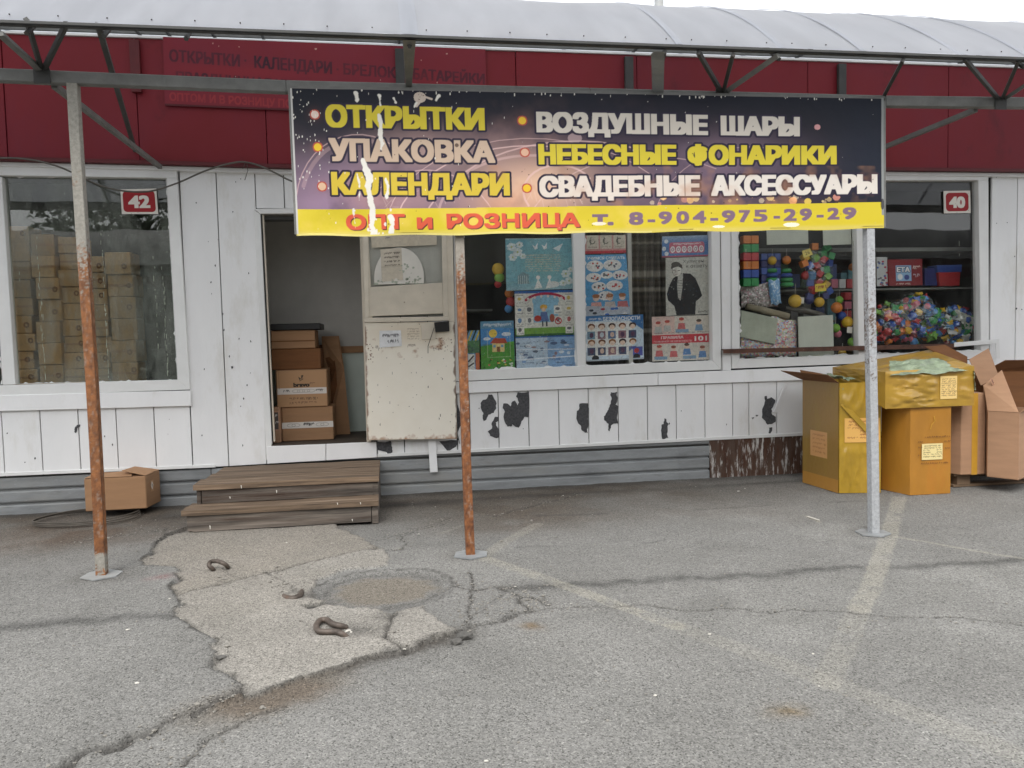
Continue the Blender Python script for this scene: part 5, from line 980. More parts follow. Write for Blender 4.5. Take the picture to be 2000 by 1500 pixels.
cvs = Canvas(10, 30, (186, 142, 116), 2); cvs.rect(2, 2, 8, 28, (90, 80, 76)); cvs.scrib(3, 7, 6, 3, (220, 214, 208), 1); cvs.scrib(3, 7, 16, 3, (220, 214, 208), 2); cvs.sheet('side_print', None, 0, MAT['print'], t, pts=on_face(fp[0], fp[1], za, zz, .2, .9, .35, .9, .003))
for i, (q, lab) in enumerate((([(628, 657), (662, 656), (672, 720), (684, 843), (640, 846)], 'flattened carton leaning front in the doorway beside the stack'), ([(612, 676), (648, 670), (656, 720), (664, 838), (618, 842)], 'flattened carton leaning behind the front one in the doorway'))):
    Y = .70 + .03 * i; ptsw = []
    for a, b in q: y_ = Y + (.14 if b < 700 else 0); ptsw.append(W(a, b, y_))
    for p in ptsw[-2:]: p[2] = FZ + .001
    o = MB().poly(ptsw, (0, .012, 0)).build('flat_carton', 'cartonin' if i else 'carton', None, .001, loc=ptsw[-1]); tag(o, lab, 'flattened box', 'flattened cartons in the doorway')

# ------------------------------------------------------------------ behind the left window: stored cartons
SHZ = float(W(180, 752, .12)[2])
kbox('shelf', 'shelf', XL + .02, -1.38, .09, .72, SHZ - .03, SHZ - .001)
kbox('shade_backdrop', 'dark', XL + .02, -1.38, .95, .97, .51, 3.05)  # dark panel added to stand for shade behind the cartons
BXH = .172; proto = {}
cols = (('leftmost', 18, 67, 440, .22), ('second', 72, 118, 456, .16), ('third', 121, 163, 462, .19), ('fourth', 165, 211, 500, .26), ('rightmost', 214, 264, 492, .15))
words = ('lowest', 'second', 'third', 'fourth', 'fifth', 'sixth', 'seventh', 'eighth', 'ninth')
hole_me = None
for cn, xa_, xb_, yt, Y in cols:
    a, b = W(xa_, 650, Y)[0], W(xb_, 650, Y)[0]; ztop = float(W((xa_ + xb_) / 2, yt, Y)[2]); bh = BXH * rnd.choice((.88, 1.0, 1.1, 1.22)); n = max(1, int(round((ztop - SHZ) / bh))); bh = (ztop - SHZ) / n; wd = b - a
    me = MB().box(-wd / 2, wd / 2, 0, .26, 0, bh - .004).build('stored_carton', 'cartonold', None, .005); tp = MB().box(-wd / 2 + .001, wd / 2 - .001, -.0015, -.0002, bh * .44, bh * .56).build('tape_band', 'carton', None)
    for r_ in range(n):
        if r_ == 0: o = me
        else: o = bpy.data.objects.new('stored_carton', me.data); COL.objects.link(o)
        o.location = ((a + b) / 2 + rnd.uniform(-.018, .018), Y + rnd.uniform(-.03, .03), SHZ + r_ * bh); o.rotation_euler = (0, rnd.uniform(-.008, .008), rnd.uniform(-.07, .07))
        tag(o, f'stored carton behind window 42, {words[r_]} from the bottom of the {cn} stack', 'cardboard box', 'cartons stacked behind window 42')
        if rnd.random() < .6:
            if hole_me is None:
                hm = MB().tube([(.017 * math.cos(t), 0, .019 * math.sin(t)) for t in np.linspace(0, 2 * math.pi, 13)[:-1]], .007, 5, True).build('printed_ring', 'cartonin', None); hm.parent = o; hole_me = hm.data; h_o = hm
            else: h_o = bpy.data.objects.new('printed_ring', hole_me); COL.objects.link(h_o); h_o.parent = o
            h_o.location = (wd / 2 - rnd.uniform(.03, .06), -.001, bh * rnd.uniform(.35, .65))
        if r_ == 0: tp.parent = o
        elif rnd.random() < .5: t_o = bpy.data.objects.new('tape_band', tp.data); COL.objects.link(t_o); t_o.parent = o
P_ = None
nx_s, nz_s = 60, 16; Va = np.empty((nz_s + 1, nx_s + 1, 3))
for i in range(nz_s + 1):
    for j in range(nx_s + 1):
        u, v = j / nx_s, i / nz_s; p = (W(205, 468, .11) * (1 - u) + W(338, 440, .11) * u) * (1 - v) + (W(165, 745, .11) * (1 - u) + W(338, 745, .11) * u) * v
        Va[i, j] = p + np.array([0, .016 * math.sin(u * 34 + 2.0 * math.sin(v * 3)) * (.4 + .6 * v) + .012 * math.sin(u * 13 - v * 4), 0])
o = grid_mesh('plastic_sheet', Va, np.full(Va.shape, .6), MF('dusty_film', .07, (.5, .54, .5, 1)), None); tag(o, 'clear plastic sheet hanging in folds inside the right half of window 42', 'plastic sheet')

# ------------------------------------------------------------------ middle window: posters, curtain
YP = .055
PG = 'posters taped inside the middle window'
def poster(name, label, q, paint, Y=YP, cat='poster', group=PG, size=None):
    w_ = int((q[1][0] - q[0][0] + q[2][0] - q[3][0]) / 2); h_ = int((q[3][1] - q[0][1] + q[2][1] - q[1][1]) / 2); cv = Canvas(w_, h_, (220, 216, 206), 1.6); paint(cv, w_, h_)
    cv.a *= (.86 + .26 * fbm(cv.X, cv.Y, .25, 3, int(q[0][0])))[..., None]; cv.a *= (.9 + .2 * fbm(cv.X, cv.Y, .03, 2, int(q[0][1])))[..., None]
    if cat == 'poster':
        for j_, c_ in enumerate(((60, 60, 70), (236, 234, 226), (170, 80, 70), (90, 120, 160))): cv.speck(int(w_ * h_ / 170), c_, int(q[0][0]) + j_, (.3, .9), al=.55, tall=.8)
        cv.a *= np.where(fbm(cv.X, cv.Y, .5, 2, int(q[0][1])) > .62, .82, 1.0)[..., None]
    def fn(u, v, V): d = np.zeros(V.shape); d[..., 1] = .003 * np.sin(u * 5 + v * 3 + q[0][0]) + .004 * (fbm(u * 3, v * 3, 1, 2, int(q[0][0])) - .5); return d
    o = cv.sheet(name, q, Y, 'print', None, fn=fn); return tag(o, label, cat, group)
def flower(cv, x, y, r, c=(226, 232, 230)):
    for k_ in range(6): t = k_ * 1.047 + x; cv.ell(x + r * .6 * math.cos(t), y + r * .6 * math.sin(t), r * .48, r * .3, c, .9)
    cv.ell(x, y, r * .22, r * .22, (190, 196, 120))
def p_lily(cv, w, h):
    cv.put(1, (96, 160, 178)); cv.put(np.clip(fbm(cv.X, cv.Y, .03, 4, 3) * 1.2 - .2, 0, 1), (150, 198, 206)); cv.glow(w * .55, h * .5, w * .3, h * .25, (120, 180, 176), .7); cv.put(np.clip((cv.Y - h * .8) / 30, 0, 1) * .6, (206, 220, 220))
    for x, y, r in ((12, 16, 9), (24, 26, 9), (14, 36, 8), (28, 12, 7), (34, 34, 6), (118, 70, 9), (124, 84, 8), (112, 88, 7), (128, 62, 6)): flower(cv, x * w / 134, y * h / 100, r)
    for x, y in ((58, 16), (76, 16)): cv.poly([(x - 6, y - 4), (x, y), (x + 5, y - 8), (x + 4, y + 4), (x - 1, y + 6)], (236, 238, 236))
    cv.poly([(92, 20), (112, 10), (104, 26)], (220, 228, 228))
    for k_ in range(8): cv.scrib(38, 106, 32 + k_ * 4.4, 2.2, (212, 196, 170), k_, .8, .75)
    cv.poly([(22, 72), (22, 88), (44, 88), (44, 70), (33, 64)], (120, 150, 156)); [cv.line([(24 + 4 * k_, 72), (24 + 4 * k_, 88)], 1, (210, 220, 220)) for k_ in range(5)]
    for x in (62, 84): cv.poly([(x, 78), (x + 8, 96), (x - 8, 98)], (238, 238, 232)); cv.ell(x, 76, 4, 4, (236, 230, 224))
    cv.ell(92, 90, 11, 6, (226, 228, 224)); cv.line([(0, 0), (w, 0)], 2, (210, 220, 220))
def p_rules(cv, w, h):
    cv.put(1, (226, 224, 214)); cv.rect(0, 0, w, 5, (60, 110, 180)); cv.poly([(36, 20), (84, 20), (84, 62), (36, 62)], (150, 196, 220)); cv.ell(60, 20, 26, 14, (150, 196, 220)); cv.rect(0, h - 16, w, h, (120, 166, 72)); cv.rect(0, h - 4, w, h, (60, 110, 60)); cv.arc(60, 26, 42, 20, 205, 335, 5, (186, 48, 78)); 
    for k_ in range(6): cv.ell(26 + k_ * 13, 14 - abs(2.5 - k_) * -2.0 - 4, 2.4, 2.4, (240, 220, 210))
    q = random.Random(4)
    for x in (2, 21, 76, 98):
        for y in (6, 27, 48, 66):
            if x in (2, 98) or 6 < y < 62: cv.rect(x, y + 2, x + 15, y + 19, (238, 236, 228)); cv.rrect(x, y + 2, x + 15, y + 2.8, 0, (160, 160, 156)); cv.ell(x + 7, y + 9, q.uniform(3, 5), q.uniform(2.5, 5), q.choice([(90, 140, 190), (206, 120, 70), (90, 90, 100), (220, 190, 80), (190, 80, 80)]), .9); cv.scrib(x + 2, x + 13, y + 16, 2, (110, 110, 110), int(x + y), .7)
    cv.arc(84, 60, 6, 6, 0, 360, 2, (196, 44, 50)); cv.line([(80, 56), (88, 64)], 2, (196, 44, 50))
    cv.ell(56, 32, 7, 5, (232, 180, 80)); cv.ell(56, 37, 4, 4, (236, 200, 170)); cv.poly([(50, 42), (62, 42), (66, 60), (48, 60)], (96, 120, 170)); cv.rect(52, 60, 55, 70, (60, 60, 70)); cv.rect(60, 60, 63, 70, (60, 60, 70)); cv.ell(44, 54, 7, 6, (190, 64, 50)); cv.ell(72, 54, 5, 8, (170, 90, 70))
def p_blue(cv, w, h):
    cv.put(1, (190, 208, 224)); cv.rect(0, 0, w, 3, (60, 110, 180)); cv.rect(62, 3, w, h, (110, 160, 210), .7); q = random.Random(9)
    for i in range(24): x, y = q.uniform(4, w - 14), q.uniform(8, h - 8); cv.ell(x, y, q.uniform(3, 7), q.uniform(1.6, 3.5), q.choice([(70, 90, 130), (100, 140, 190), (230, 236, 240), (150, 110, 100), (60, 70, 90)]), .85)
    for i in range(16): x = q.uniform(2, w - 20); cv.scrib(x, x + 16, q.uniform(8, h - 4), 2, (90, 100, 130), i, .7)
    cv.line([(0, h * .72), (w, h * .66)], 2, (236, 240, 244)); cv.line([(0, h * .4), (w, h * .44)], 1.4, (236, 240, 244))
def p_house(cv, w, h):
    cv.put(1, (84, 150, 210)); cv.rect(0, 0, w, 14, (110, 160, 190)); cv.scrib(6, w - 6, 6, 5, (226, 232, 236), 3, 1.2); cv.ell(24, 24, 8, 8, (240, 208, 90)); cv.ell(50, 26, 9, 4, (224, 232, 238)); cv.ell(12, 34, 7, 3, (224, 232, 238)); cv.poly([(0, 48), (w, 40), (w, h), (0, h)], (96, 168, 66)); cv.put((cv.Y > 44) * fbm(cv.X, cv.Y, .2, 3, 5) * .7, (60, 120, 50))
    cv.rect(22, 42, 46, 60, (232, 206, 140)); cv.poly([(18, 43), (26, 33), (48, 34), (52, 44)], (186, 84, 60)); cv.rect(31, 50, 37, 60, (140, 90, 60)); cv.rect(24, 46, 29, 51, (120, 170, 200)); cv.rect(39, 46, 44, 51, (120, 170, 200)); [cv.line([(13 + d, 18), (13 + d, 70)], .7, (226, 230, 190), .7) for d in (0, 44)]; cv.line([(13, 70), (57, 70)], .7, (226, 230, 190), .7)
    q = random.Random(3); [cv.ell(q.uniform(0, w), q.uniform(h * .8, h), 2.2, 1.6, q.choice([(220, 228, 216), (230, 210, 90), (210, 90, 90), (60, 110, 50)])) for i in range(26)]
def p_small(cv, w, h):
    cv.put(1, (120, 170, 210)); [cv.line([(-4 + k_ * 7, 20), (4 + k_ * 7, 0)], 3, (224, 196, 60) if k_ % 2 else (40, 60, 40)) for k_ in range(6)]; cv.rect(0, 20, w, 44, (90, 140, 90)); cv.put((cv.Y > 22) * np.clip(fbm(cv.X, cv.Y, .2, 3, 5) * 2 - .8, 0, 1), (60, 70, 90)); cv.rect(2, 46, 14, h, (226, 226, 220)); cv.line([(3, 60), (12, 50)], 3, (70, 60, 60)); cv.rect(16, 44, w, h, (196, 110, 70)); cv.line([(3, 70), (12, 64)], 3, (70, 60, 60))
def p_cards(cv, w, h):
    cv.put(1, (206, 150, 146)); cv.rect(0, h - 5, w, h, (196, 50, 66))
    for k_ in range(3): x = 3 + k_ * 26; cv.rect(x, 0, x + 23, h - 9, (214, 206, 190)); cv.scrib(x + 3, x + 20, h - 13, 2, (150, 130, 120), k_, .7); cv.arc(x + 11, 11, 5, 5, k_ * 40, 200 + k_ * 50, 1.8, (86, 90, 80)); cv.line([(x + 8, 4), (x + 8, 18)], 1.4, (86, 90, 80))
def p_count(cv, w, h):
    cv.put(1, (96, 166, 214)); cv.text('УЧИМСЯ СЧИТАТЬ', 4, w - 3, 4, 10, (236, 240, 240), off=.02); q = random.Random(6)
    for x, y, rx, ry in ((19, 22, 17, 11), (54, 21, 18, 11), (16, 44, 15, 9), (42, 40, 12, 7), (68, 41, 15, 9), (26, 62, 14, 9), (56, 61, 16, 10), (38, 80, 15, 9)):
        cv.ell(x, y, rx, ry, (238, 236, 232)); 
        for k_ in range(6): cv.ell(x + q.uniform(-.6, .6) * rx, y + q.uniform(-.5, .5) * ry, 1.9, 1.9, q.choice([(60, 70, 100), (206, 110, 80), (90, 90, 90), (196, 70, 70)]))
    for x, c in ((20, (226, 170, 160)), (46, (206, 196, 190)), (70, (200, 120, 120))): cv.ell(x, 84, 6, 6, (240, 210, 190)); cv.poly([(x - 9, 92), (x + 9, 92), (x + 12, 112), (x - 12, 112)], c); cv.ell(x, 80, 7, 4, (170, 110, 70))
    cv.poly([(0, 98), (w, 104), (w, h), (0, h)], (190, 196, 206)); [cv.ell(q.uniform(5, 80), q.uniform(104, h), 4, 2.4, q.choice([(60, 110, 190), (180, 60, 70), (60, 60, 70), (230, 230, 226)])) for i in range(9)]
def p_bus(cv, w, h):
    cv.put(1, (206, 222, 234)); cv.rect(0, 0, w, 10, (70, 130, 190)); cv.poly([(70, 0), (w, 0), (w, 30), (90, 14)], (60, 120, 180)); cv.text('БЕЗОПАСНОСТИ', 34, 106, 3, 10, (236, 240, 244), off=.03); cv.scrib(6, 30, 5, 3, (230, 236, 240), 2, 1); cv.rrect(3, 12, 90, 78, 5, (236, 236, 232)); q = random.Random(8)
    for r_ in range(2):
        for k_ in range(5):
            x, y = 11 + k_ * 20, 20 + r_ * 31; cv.ell(x, y, 7, 5.5, q.choice([(70, 44, 36), (120, 70, 40), (60, 40, 40), (150, 96, 50)])); cv.ell(x, y + 2.5, 5, 4.5, (240, 212, 190)); cv.rect(x - 8, y + 10, x + 7, y + 25, q.choice([(96, 120, 160), (150, 110, 120), (120, 150, 170), (70, 80, 110)])); cv.ell(x, y + 17, 4, 5, q.choice([(220, 190, 170), (90, 60, 90), (200, 210, 220)]))
    cv.rect(88, 62, 110, 80, (90, 100, 180)); cv.ell(98, 70, 5, 5, (190, 70, 70)); [cv.ell(x, 82, 7, 6, (40, 42, 46)) for x in (18, 98)]; cv.rect(0, 84, w, h, (180, 190, 200))
def p_num(cv, w, h):
    cv.put(1, (90, 132, 186)); cv.put(np.clip(1 - cv.Y / 14, 0, 1) * .6, (190, 206, 216)); cv.rrect(14, 12, w - 8, 34, 5, (206, 110, 130)); cv.scrib(22, w - 14, 15, 2.5, (240, 226, 226), 3, 1); [cv.ell(21 + k_ * 11, 26, 4.6, 6.4, (240, 232, 232)) for k_ in range(6)]; [cv.arc(21 + k_ * 11, 26, 2, 3, 0, 360, 1.2, (150, 90, 110)) for k_ in range(6)]; [cv.ell(x, y, 4, 4, (226, 232, 236)) for x, y in ((8, 10), (4, 24), (9, 34))]; cv.rect(0, h - 3, w, h, (180, 90, 110))
def p_man(cv, w, h):
    cv.put(1, (206, 204, 194)); k_ = (30, 30, 34)
    cv.text('Хулиган–', 34, 80, 5, 11, (60, 60, 62), off=-.005); cv.text('к ответу!', 40, 84, 14, 21, (60, 60, 62), off=-.005)
    cv.poly([(14, 40), (30, 30), (48, 32), (58, 42), (66, 62), (70, 76), (64, 82), (58, 86), (56, 112), (20, 112), (16, 94), (4, 82), (2, 70), (6, 56)], k_); cv.poly([(24, 34), (34, 30), (32, 60), (28, 84), (24, 78), (22, 56)], (196, 194, 186)); [cv.line([(22, 44 + j * 5), (32, 45 + j * 5)], .9, (110, 110, 108)) for j in range(8)]
    cv.ell(22, 24, 9.6, 12.6, (110, 106, 100)); cv.ell(22.4, 24, 8.8, 11.8, (226, 222, 212)); cv.ell(19, 28, 5, 7, (196, 190, 180), .6); cv.poly([(10, 22), (12, 12), (22, 8), (32, 14), (33, 22), (24, 17), (14, 20)], (70, 66, 62)); cv.ell(20, 13, 9, 5, (84, 80, 74)); cv.line([(15, 24), (19, 24)], 1.2, k_); cv.line([(24, 25), (28, 25)], 1.2, k_); cv.line([(18, 32), (23, 32)], 1, (110, 80, 76)); cv.line([(20, 25), (18, 29)], .8, (130, 120, 112)); [cv.line([(40 + j * 3, 44), (48 + j * 3, 90)], .6, (60, 60, 64), .6) for j in range(4)]; cv.scrib(62, 82, 106, 4, (80, 80, 80), 5, .9)
def p_101(cv, w, h):
    cv.put(1, (222, 214, 202)); q = random.Random(5); cv.rect(0, 0, 44, 34, (226, 190, 180), .8); cv.rect(0, 36, w, 53, (206, 60, 72)); cv.text('ПРАВИЛА', 18, 62, 39, 44.5, (240, 226, 222), off=.03); cv.text('ПОЖАРНОЙ БЕЗОПАСНОСТИ', 4, 78, 47.5, 51, (240, 226, 222), off=.01); cv.text('101', 83, 107, 40, 50, (244, 236, 232), off=.05)
    for x, y in ((12, 20), (30, 18), (58, 14), (92, 18), (14, 66), (42, 68), (68, 64), (98, 70)):
        cv.ell(x, y - 5, 5, 4.5, (232, 200, 180)); cv.ell(x, y - 8, 5, 3, q.choice([(150, 80, 60), (90, 70, 60), (190, 80, 70)])); cv.poly([(x - 6, y), (x + 6, y), (x + 8, y + 12), (x - 8, y + 12)], q.choice([(206, 110, 110), (130, 160, 190), (190, 190, 186), (100, 140, 190)]))
    for x, y in ((46, 26), (4, 78), (60, 78)): cv.rect(x, y, x + 26, y + 6, (120, 160, 190), .9)
    [cv.scrib(4 + k_ * 28, 26 + k_ * 28, 32, 2, (120, 110, 110), k_, .7) for k_ in range(4)]
poster('lily_poster', 'teal wedding poster with white lilies and doves, top of the left middle pane', [(987, 466), (1119, 465), (1122, 564), (989, 568)], p_lily)
poster('safety_poster', 'child safety poster with a pink arch and small picture cards, below the lily poster', [(1005, 569), (1122, 566), (1124, 653), (1007, 658)], p_rules, YP + .004)
poster('vehicle_poster', 'pale blue poster of small vehicles at the bottom of the left middle pane', [(1007, 658), (1125, 654), (1127, 716), (1009, 721)], p_blue, YP + .002)
poster('house_poster', 'poster of a red-roofed cottage on green grass under a sun', [(938, 628), (1003, 626), (1006, 719), (940, 722)], p_house, YP + .006)
poster('striped_poster', 'small poster with yellow and black stripes at the lower left corner of the middle window', [(911, 646), (936, 645), (937, 722), (913, 723)], p_small, YP + .003)
poster('card_poster', 'pink poster with three beige letter cards under the banner', [(1143, 460), (1222, 459), (1223, 494), (1143, 496)], p_cards)
poster('counting_poster', 'light blue counting poster with white ovals and children', [(1143, 498), (1223, 496), (1231, 613), (1144, 618)], p_count, YP + .003)
poster('bus_poster', 'poster of a white bus full of cartoon children faces', [(1144, 618), (1256, 614), (1258, 701), (1145, 706)], p_bus, YP + .006)
poster('digit_poster', 'blue poster with a pink panel of white ovals, top right of the middle window', [(1293, 462), (1383, 459), (1384, 500), (1293, 503)], p_num)
poster('portrait_poster', 'pale poster of a young man in a black jacket with handwriting', [(1300, 504), (1383, 501), (1385, 613), (1301, 617)], p_man, YP + .003)
poster('fire_rules_poster', 'cream poster with a red band and the number 101, bottom right of the middle window', [(1273, 619), (1386, 615), (1387, 702), (1274, 706)], p_101, YP + .006)
# notes on the door
NG = 'paper notes on the open door'
def n_top(cv, w, h): cv.put(1, (206, 196, 176)); cv.put(fbm(cv.X, cv.Y, .08, 3, 4) * .4, (176, 162, 138)); [cv.scrib(28, 36, 4 + 5 * k_, 2, (80, 84, 120), k_, 1) for k_ in range(3)]; [cv.scrib(76, 128, 4 + 5 * k_, 2, (110, 104, 96), k_ + 5, .8) for k_ in range(2)]
def n_list(cv, w, h): cv.put(1, (204, 194, 176)); [cv.scrib(7, w - 6, 8 + 8 * k_, 3, (84, 76, 70), k_ + 2, 1.0) for k_ in range(4)]; cv.rect(0, 34, w, 36, (190, 180, 160))
def n_low(cv, w, h): cv.put(1, (224, 224, 224)); cv.scrib(6, w - 6, 8, 5, (50, 50, 54), 3, 1.1); cv.scrib(16, w - 8, 19, 6, (50, 50, 54), 9, 1.1)
poster('paper_note', 'torn beige notice across the top of the door glass', [(724, 450), (853, 448), (853, 478), (726, 484)], n_top, DY + .006, 'paper note', NG)
poster('paper_note', 'beige four-line printed note over the white film on the door glass', [(743, 487), (784, 484), (787, 547), (746, 550)], n_list, DY + .0055, 'paper note', NG)
poster('paper_note', 'small white handwritten note on the lower door panel', [(741, 646), (783, 645), (785, 676), (741, 679)], n_low, DY - .008, 'paper note', NG)
# shop interior behind the middle and right windows
kbox('shade_backdrop', 'dark', -.07, 2.29, 1.0, 1.03, .51, 3.05); kbox('shade_backdrop', 'dark', 2.35, XR - .01, 1.05, 1.08, .51, 3.05)  # added dark panels stand in for the shade deep in the shop
pts = []; X_0, X_1 = W(1205, 600, .16)[0], W(1310, 600, .16)[0]; zt_, zb0 = float(W(1250, 352, .16)[2]), float(W(1250, 716, .16)[2])
for i in range(49): x = X_0 + (X_1 - X_0) * i / 48; pts.append((x, .16 + .028 * math.sin(i * .95) + .01 * math.sin(i * .37)))
Va = np.array([[(x, y, zt_ + (zb0 - zt_) * i / 90) for x, y in pts] for i in range(91)]); Cl = np.empty(Va.shape)
for i in range(91):
    py_ = 352 + 364 * i / 90; band = 1 if any(a < py_ < b for a, b in ((526, 540), (560, 570), (640, 648), (470, 476))) else 0; fine = .5 + .5 * math.sin(py_ * 1.1)
    Cl[i, :, :] = np.array(S(150, 144, 132)[:3]) * band + np.array(S(66 + 26 * fine, 61 + 24 * fine, 54 + 22 * fine)[:3]) * (1 - band)
o = grid_mesh('curtain', Va, Cl, 'print', None); tag(o, 'dark pleated curtain with pale horizontal bands between the posters', 'curtain')
kbox('shelf', 'shelf', -.06, 2.28, .30, .98, 1.22, 1.25); kbox('shelf', 'shelf', -.06, 1.0, .4, .98, 1.72, 1.74)
def balloon(label, px, py, r, col, Y=.3, sc=(1, 1, 1)):
    p = W(px, py, Y); t = MB().blob(p, r, 3, sc, 3, .02).build('inflatable_toy', TOY[col], None, 0, True, loc=p); return tag(t, label, 'toy', None)
for lab, px, py, cols_ in (('yellow, green and red inflatable toy beside the lily poster', 973, 536, (('yellow', 0, -.05, .06), ('lime', .01, .03, .05), ('red', -.005, .095, .035))), ('blue and red inflatable toy beside the safety poster', 995, 585, (('orange', 0, -.06, .045), ('red', .015, .02, .05), ('sky', -.01, .09, .04)))):
    p = W(px, py, .16); t = thing('inflatable_toy', lab, 'toy', p)
    for c_, dx, dz, r_ in cols_: MB().blob((p[0] + dx, p[1], p[2] - dz), r_, 2, (1, .6, 1), 3, .03).build('chamber', TOY[c_], t, 0, True)
for i in range(7):
    x = .05 + i * .12; c_ = ('navy', 'blue', 'red', 'green', 'navy', 'blue', 'orange')[i]; o = MB().box(x, x + .09, .42, .6, 1.252, 1.252 + .16 + .04 * (i % 3)).build('toy_package', TOY[c_], None, .004, loc=(x + .045, .5, 1.252)); tag(o, f'{c_} toy package, {words[i] if i else "leftmost"}{" from the left" if i else ""} on the dim shelf behind the cottage poster', 'toy package', 'toy packages on the dim shelf')

# ------------------------------------------------------------------ right window: toys
RG = None
kbox('shelf', 'shelf', 2.36, 6.3, .34, 1.04, float(W(1600, 566, .34)[2]) - .012, float(W(1600, 566, .34)[2]) + .006); kbox('shelf', 'shelf', 3.5, 6.3, .34, 1.04, float(W(1800, 487, .34)[2]) - .02, float(W(1800, 487, .34)[2]) + .02)
kbox('window_ledge', 'shelf', 2.36, 6.3, .07, .33, float(W(1600, 700, .1)[2]) - .05, float(W(1600, 700, .1)[2]) - .02)
LZ = float(W(1600, 700, .1)[2]) - .018
def cubes(name, label, rows, px, py, Y, s_px, ncol, cat='toy blocks', gap=.94, group=None):
    p0 = W(px, py, Y); m_ = float(W(px + s_px, py, Y)[0] - p0[0]); t = thing(name, label, cat, (p0[0] + ncol * m_ / 2, Y, p0[2] - m_ * len(rows)), group)
    for r_, c_ in enumerate(rows):
        for k_ in range(ncol): x, z = p0[0] + k_ * m_, p0[2] - r_ * m_; MB().box(x, x + m_ * gap, Y, Y + m_ * gap, z - m_ * gap, z).build('block', TOY[c_], t, .004)
    return t
cubes('block_pack', 'netted pack of twelve coloured cubes hanging at the left edge of the pane', ('orange', 'green', 'red', 'orange', 'blue', 'green'), 1452, 460, .10, 15.6, 2)
cubes('block_pack', 'navy block pack hanging behind the coloured cubes', ('blue', 'navy', 'blue', 'navy', 'blue'), 1487, 495, .22, 13, 3)
def ball(label, px, py, rpx, col, Y=.15, tagged=None):
    p = W(px, py, Y); r_ = float(W(px + rpx, py, Y)[0] - p[0]); t = thing('toy_ball', label, 'toy ball', (p[0], p[1], p[2] - r_), 'toy balls on strings in the right window'); MB().blob(p, r_, 1, (1, 1, 1), 3, 0).build('ball', TOY[col], t, 0, True); MB().tube([(p[0], p[1], p[2] + r_ * .9), (p[0] + .004, p[1], p[2] + r_ * 2.6)], .002, 4).build('string', 'paper', t)
    if tagged: a, b = tagged; slab('price_tag', [(px + a, py + b), (px + a + 10, py + b + 1), (px + a + 9, py + b + 13), (px + a - 1, py + b + 12)], Y - .05, .002, 'paper', t, 0)
for a in (('yellow ball on the green ring stack left of the pair', 1508, 509, 8, 'yellow', .2), ('amber ball on the right green ring stack', 1536, 508, 8, 'orange', .2), ('large yellow ball with a white tag above the beige roll', 1553, 588, 12, 'yellow', .14, (8, -8)), ('yellow ball with a dark cap, middle of the pane', 1600, 590, 9, 'yellow', .14), ('orange ball at the top of the right-hand string', 1634, 601, 10, 'orange', .12), ('lime ball above the orange ball', 1639, 586, 7, 'lime', .16), ('blue ball under the orange ball', 1644, 617, 8, 'blue', .16), ('yellow ball in the middle of the right-hand string', 1655, 629, 10, 'yellow', .12, (0, 9)), ('green ball beside the pale square sheet', 1632, 641, 8, 'lime', .14), ('pink ball below the green one beside the square sheet', 1636, 652, 7, 'pink', .15), ('lime ball at the bottom of the right-hand string', 1664, 668, 8, 'lime', .12), ('yellow ball low behind the rusty bar', 1645, 690, 7, 'yellow', .12), ('faint orange ball at the right edge of the pane', 1665, 522, 7, 'orange', .25), ('navy ball near the shelf between the big yellow balls', 1580, 585, 9, 'navy', .18), ('red ball left of the hanging block bag', 1573, 538, 8, 'red', .2)): ball(*a)
for lab, px in (('green ring stack toy under the left yellow ball', 1508), ('green ring stack toy under the amber ball', 1536)):
    p = W(px, 560, .22); t = thing('ring_stack', lab, 'ring toy', p, 'ring stack toys')
    for k_ in range(4): z = p[2] + .02 + k_ * .048; r_ = .052 - k_ * .007; MB().tube([(p[0] + r_ * math.cos(u), p[1] + r_ * math.sin(u), z) for u in np.linspace(0, 2 * math.pi, 17)[:-1]], .023, 6, True).build('ring', TOY['green' if k_ % 2 else 'blue' if k_ == 2 else 'green'], t, 0, True)
# hanging bag of mixed blocks
p = W(1597, 540, .16); t = thing('block_bag', 'hanging clear bag of mixed coloured building blocks with a yellow price card', 'bag of blocks', p); q = random.Random(12)
hang = [(1572, 503, 'yellow'), (1590, 482, 'orange'), (1606, 496, 'green'), (1592, 504, 'lime'), (1608, 508, 'red'), (1618, 514, 'blue'), (1580, 520, 'blue'), (1594, 521, 'red'), (1612, 527, 'green'), (1585, 538, 'sky'), (1600, 536, 'red'), (1616, 541, 'lime'), (1582, 553, 'blue'), (1598, 551, 'red'), (1612, 556, 'yellow'), (1588, 566, 'red'), (1603, 566, 'green'), (1618, 568, 'blue'), (1580, 580, 'navy'), (1610, 578, 'navy'), (1570, 515, 'orange'), (1622, 500, 'green'), (1615, 485, 'green')]
for px, py, c_ in hang:
    c = Vector(W(px, py, .16 + q.uniform(0, .05))); h = .034; a, b = q.uniform(0, 1.5), q.uniform(-.5, .5); R3 = Matrix.Rotation(a, 3, 'Y') @ Matrix.Rotation(b, 3, 'Z'); cs = [c + R3 @ Vector((x * h, y * h, z * h)) for x, y, z in ((-1, -1, -1), (1, -1, -1), (1, 1, -1), (-1, 1, -1), (-1, -1, 1), (1, -1, 1), (1, 1, 1), (-1, 1, 1))]
    MB().hexa(cs[:4], cs[4:]).build('block', TOY[c_], t, .004)
cvp = Canvas(22, 20, (226, 206, 110), 2); cvp.text('26', 6, 17, 5, 15, (60, 50, 40), off=.0); cvp.sheet('price_card', [(1566, 490), (1582, 485), (1588, 497), (1570, 504)], .10, 'print', t); cvp = Canvas(22, 18, (226, 200, 70), 2); cvp.scrib(2, 20, 6, 6, (150, 60, 50), 4, 1.4); cvp.sheet('price_card', [(1592, 555), (1614, 553), (1614, 568), (1592, 570)], .10, 'print', t)
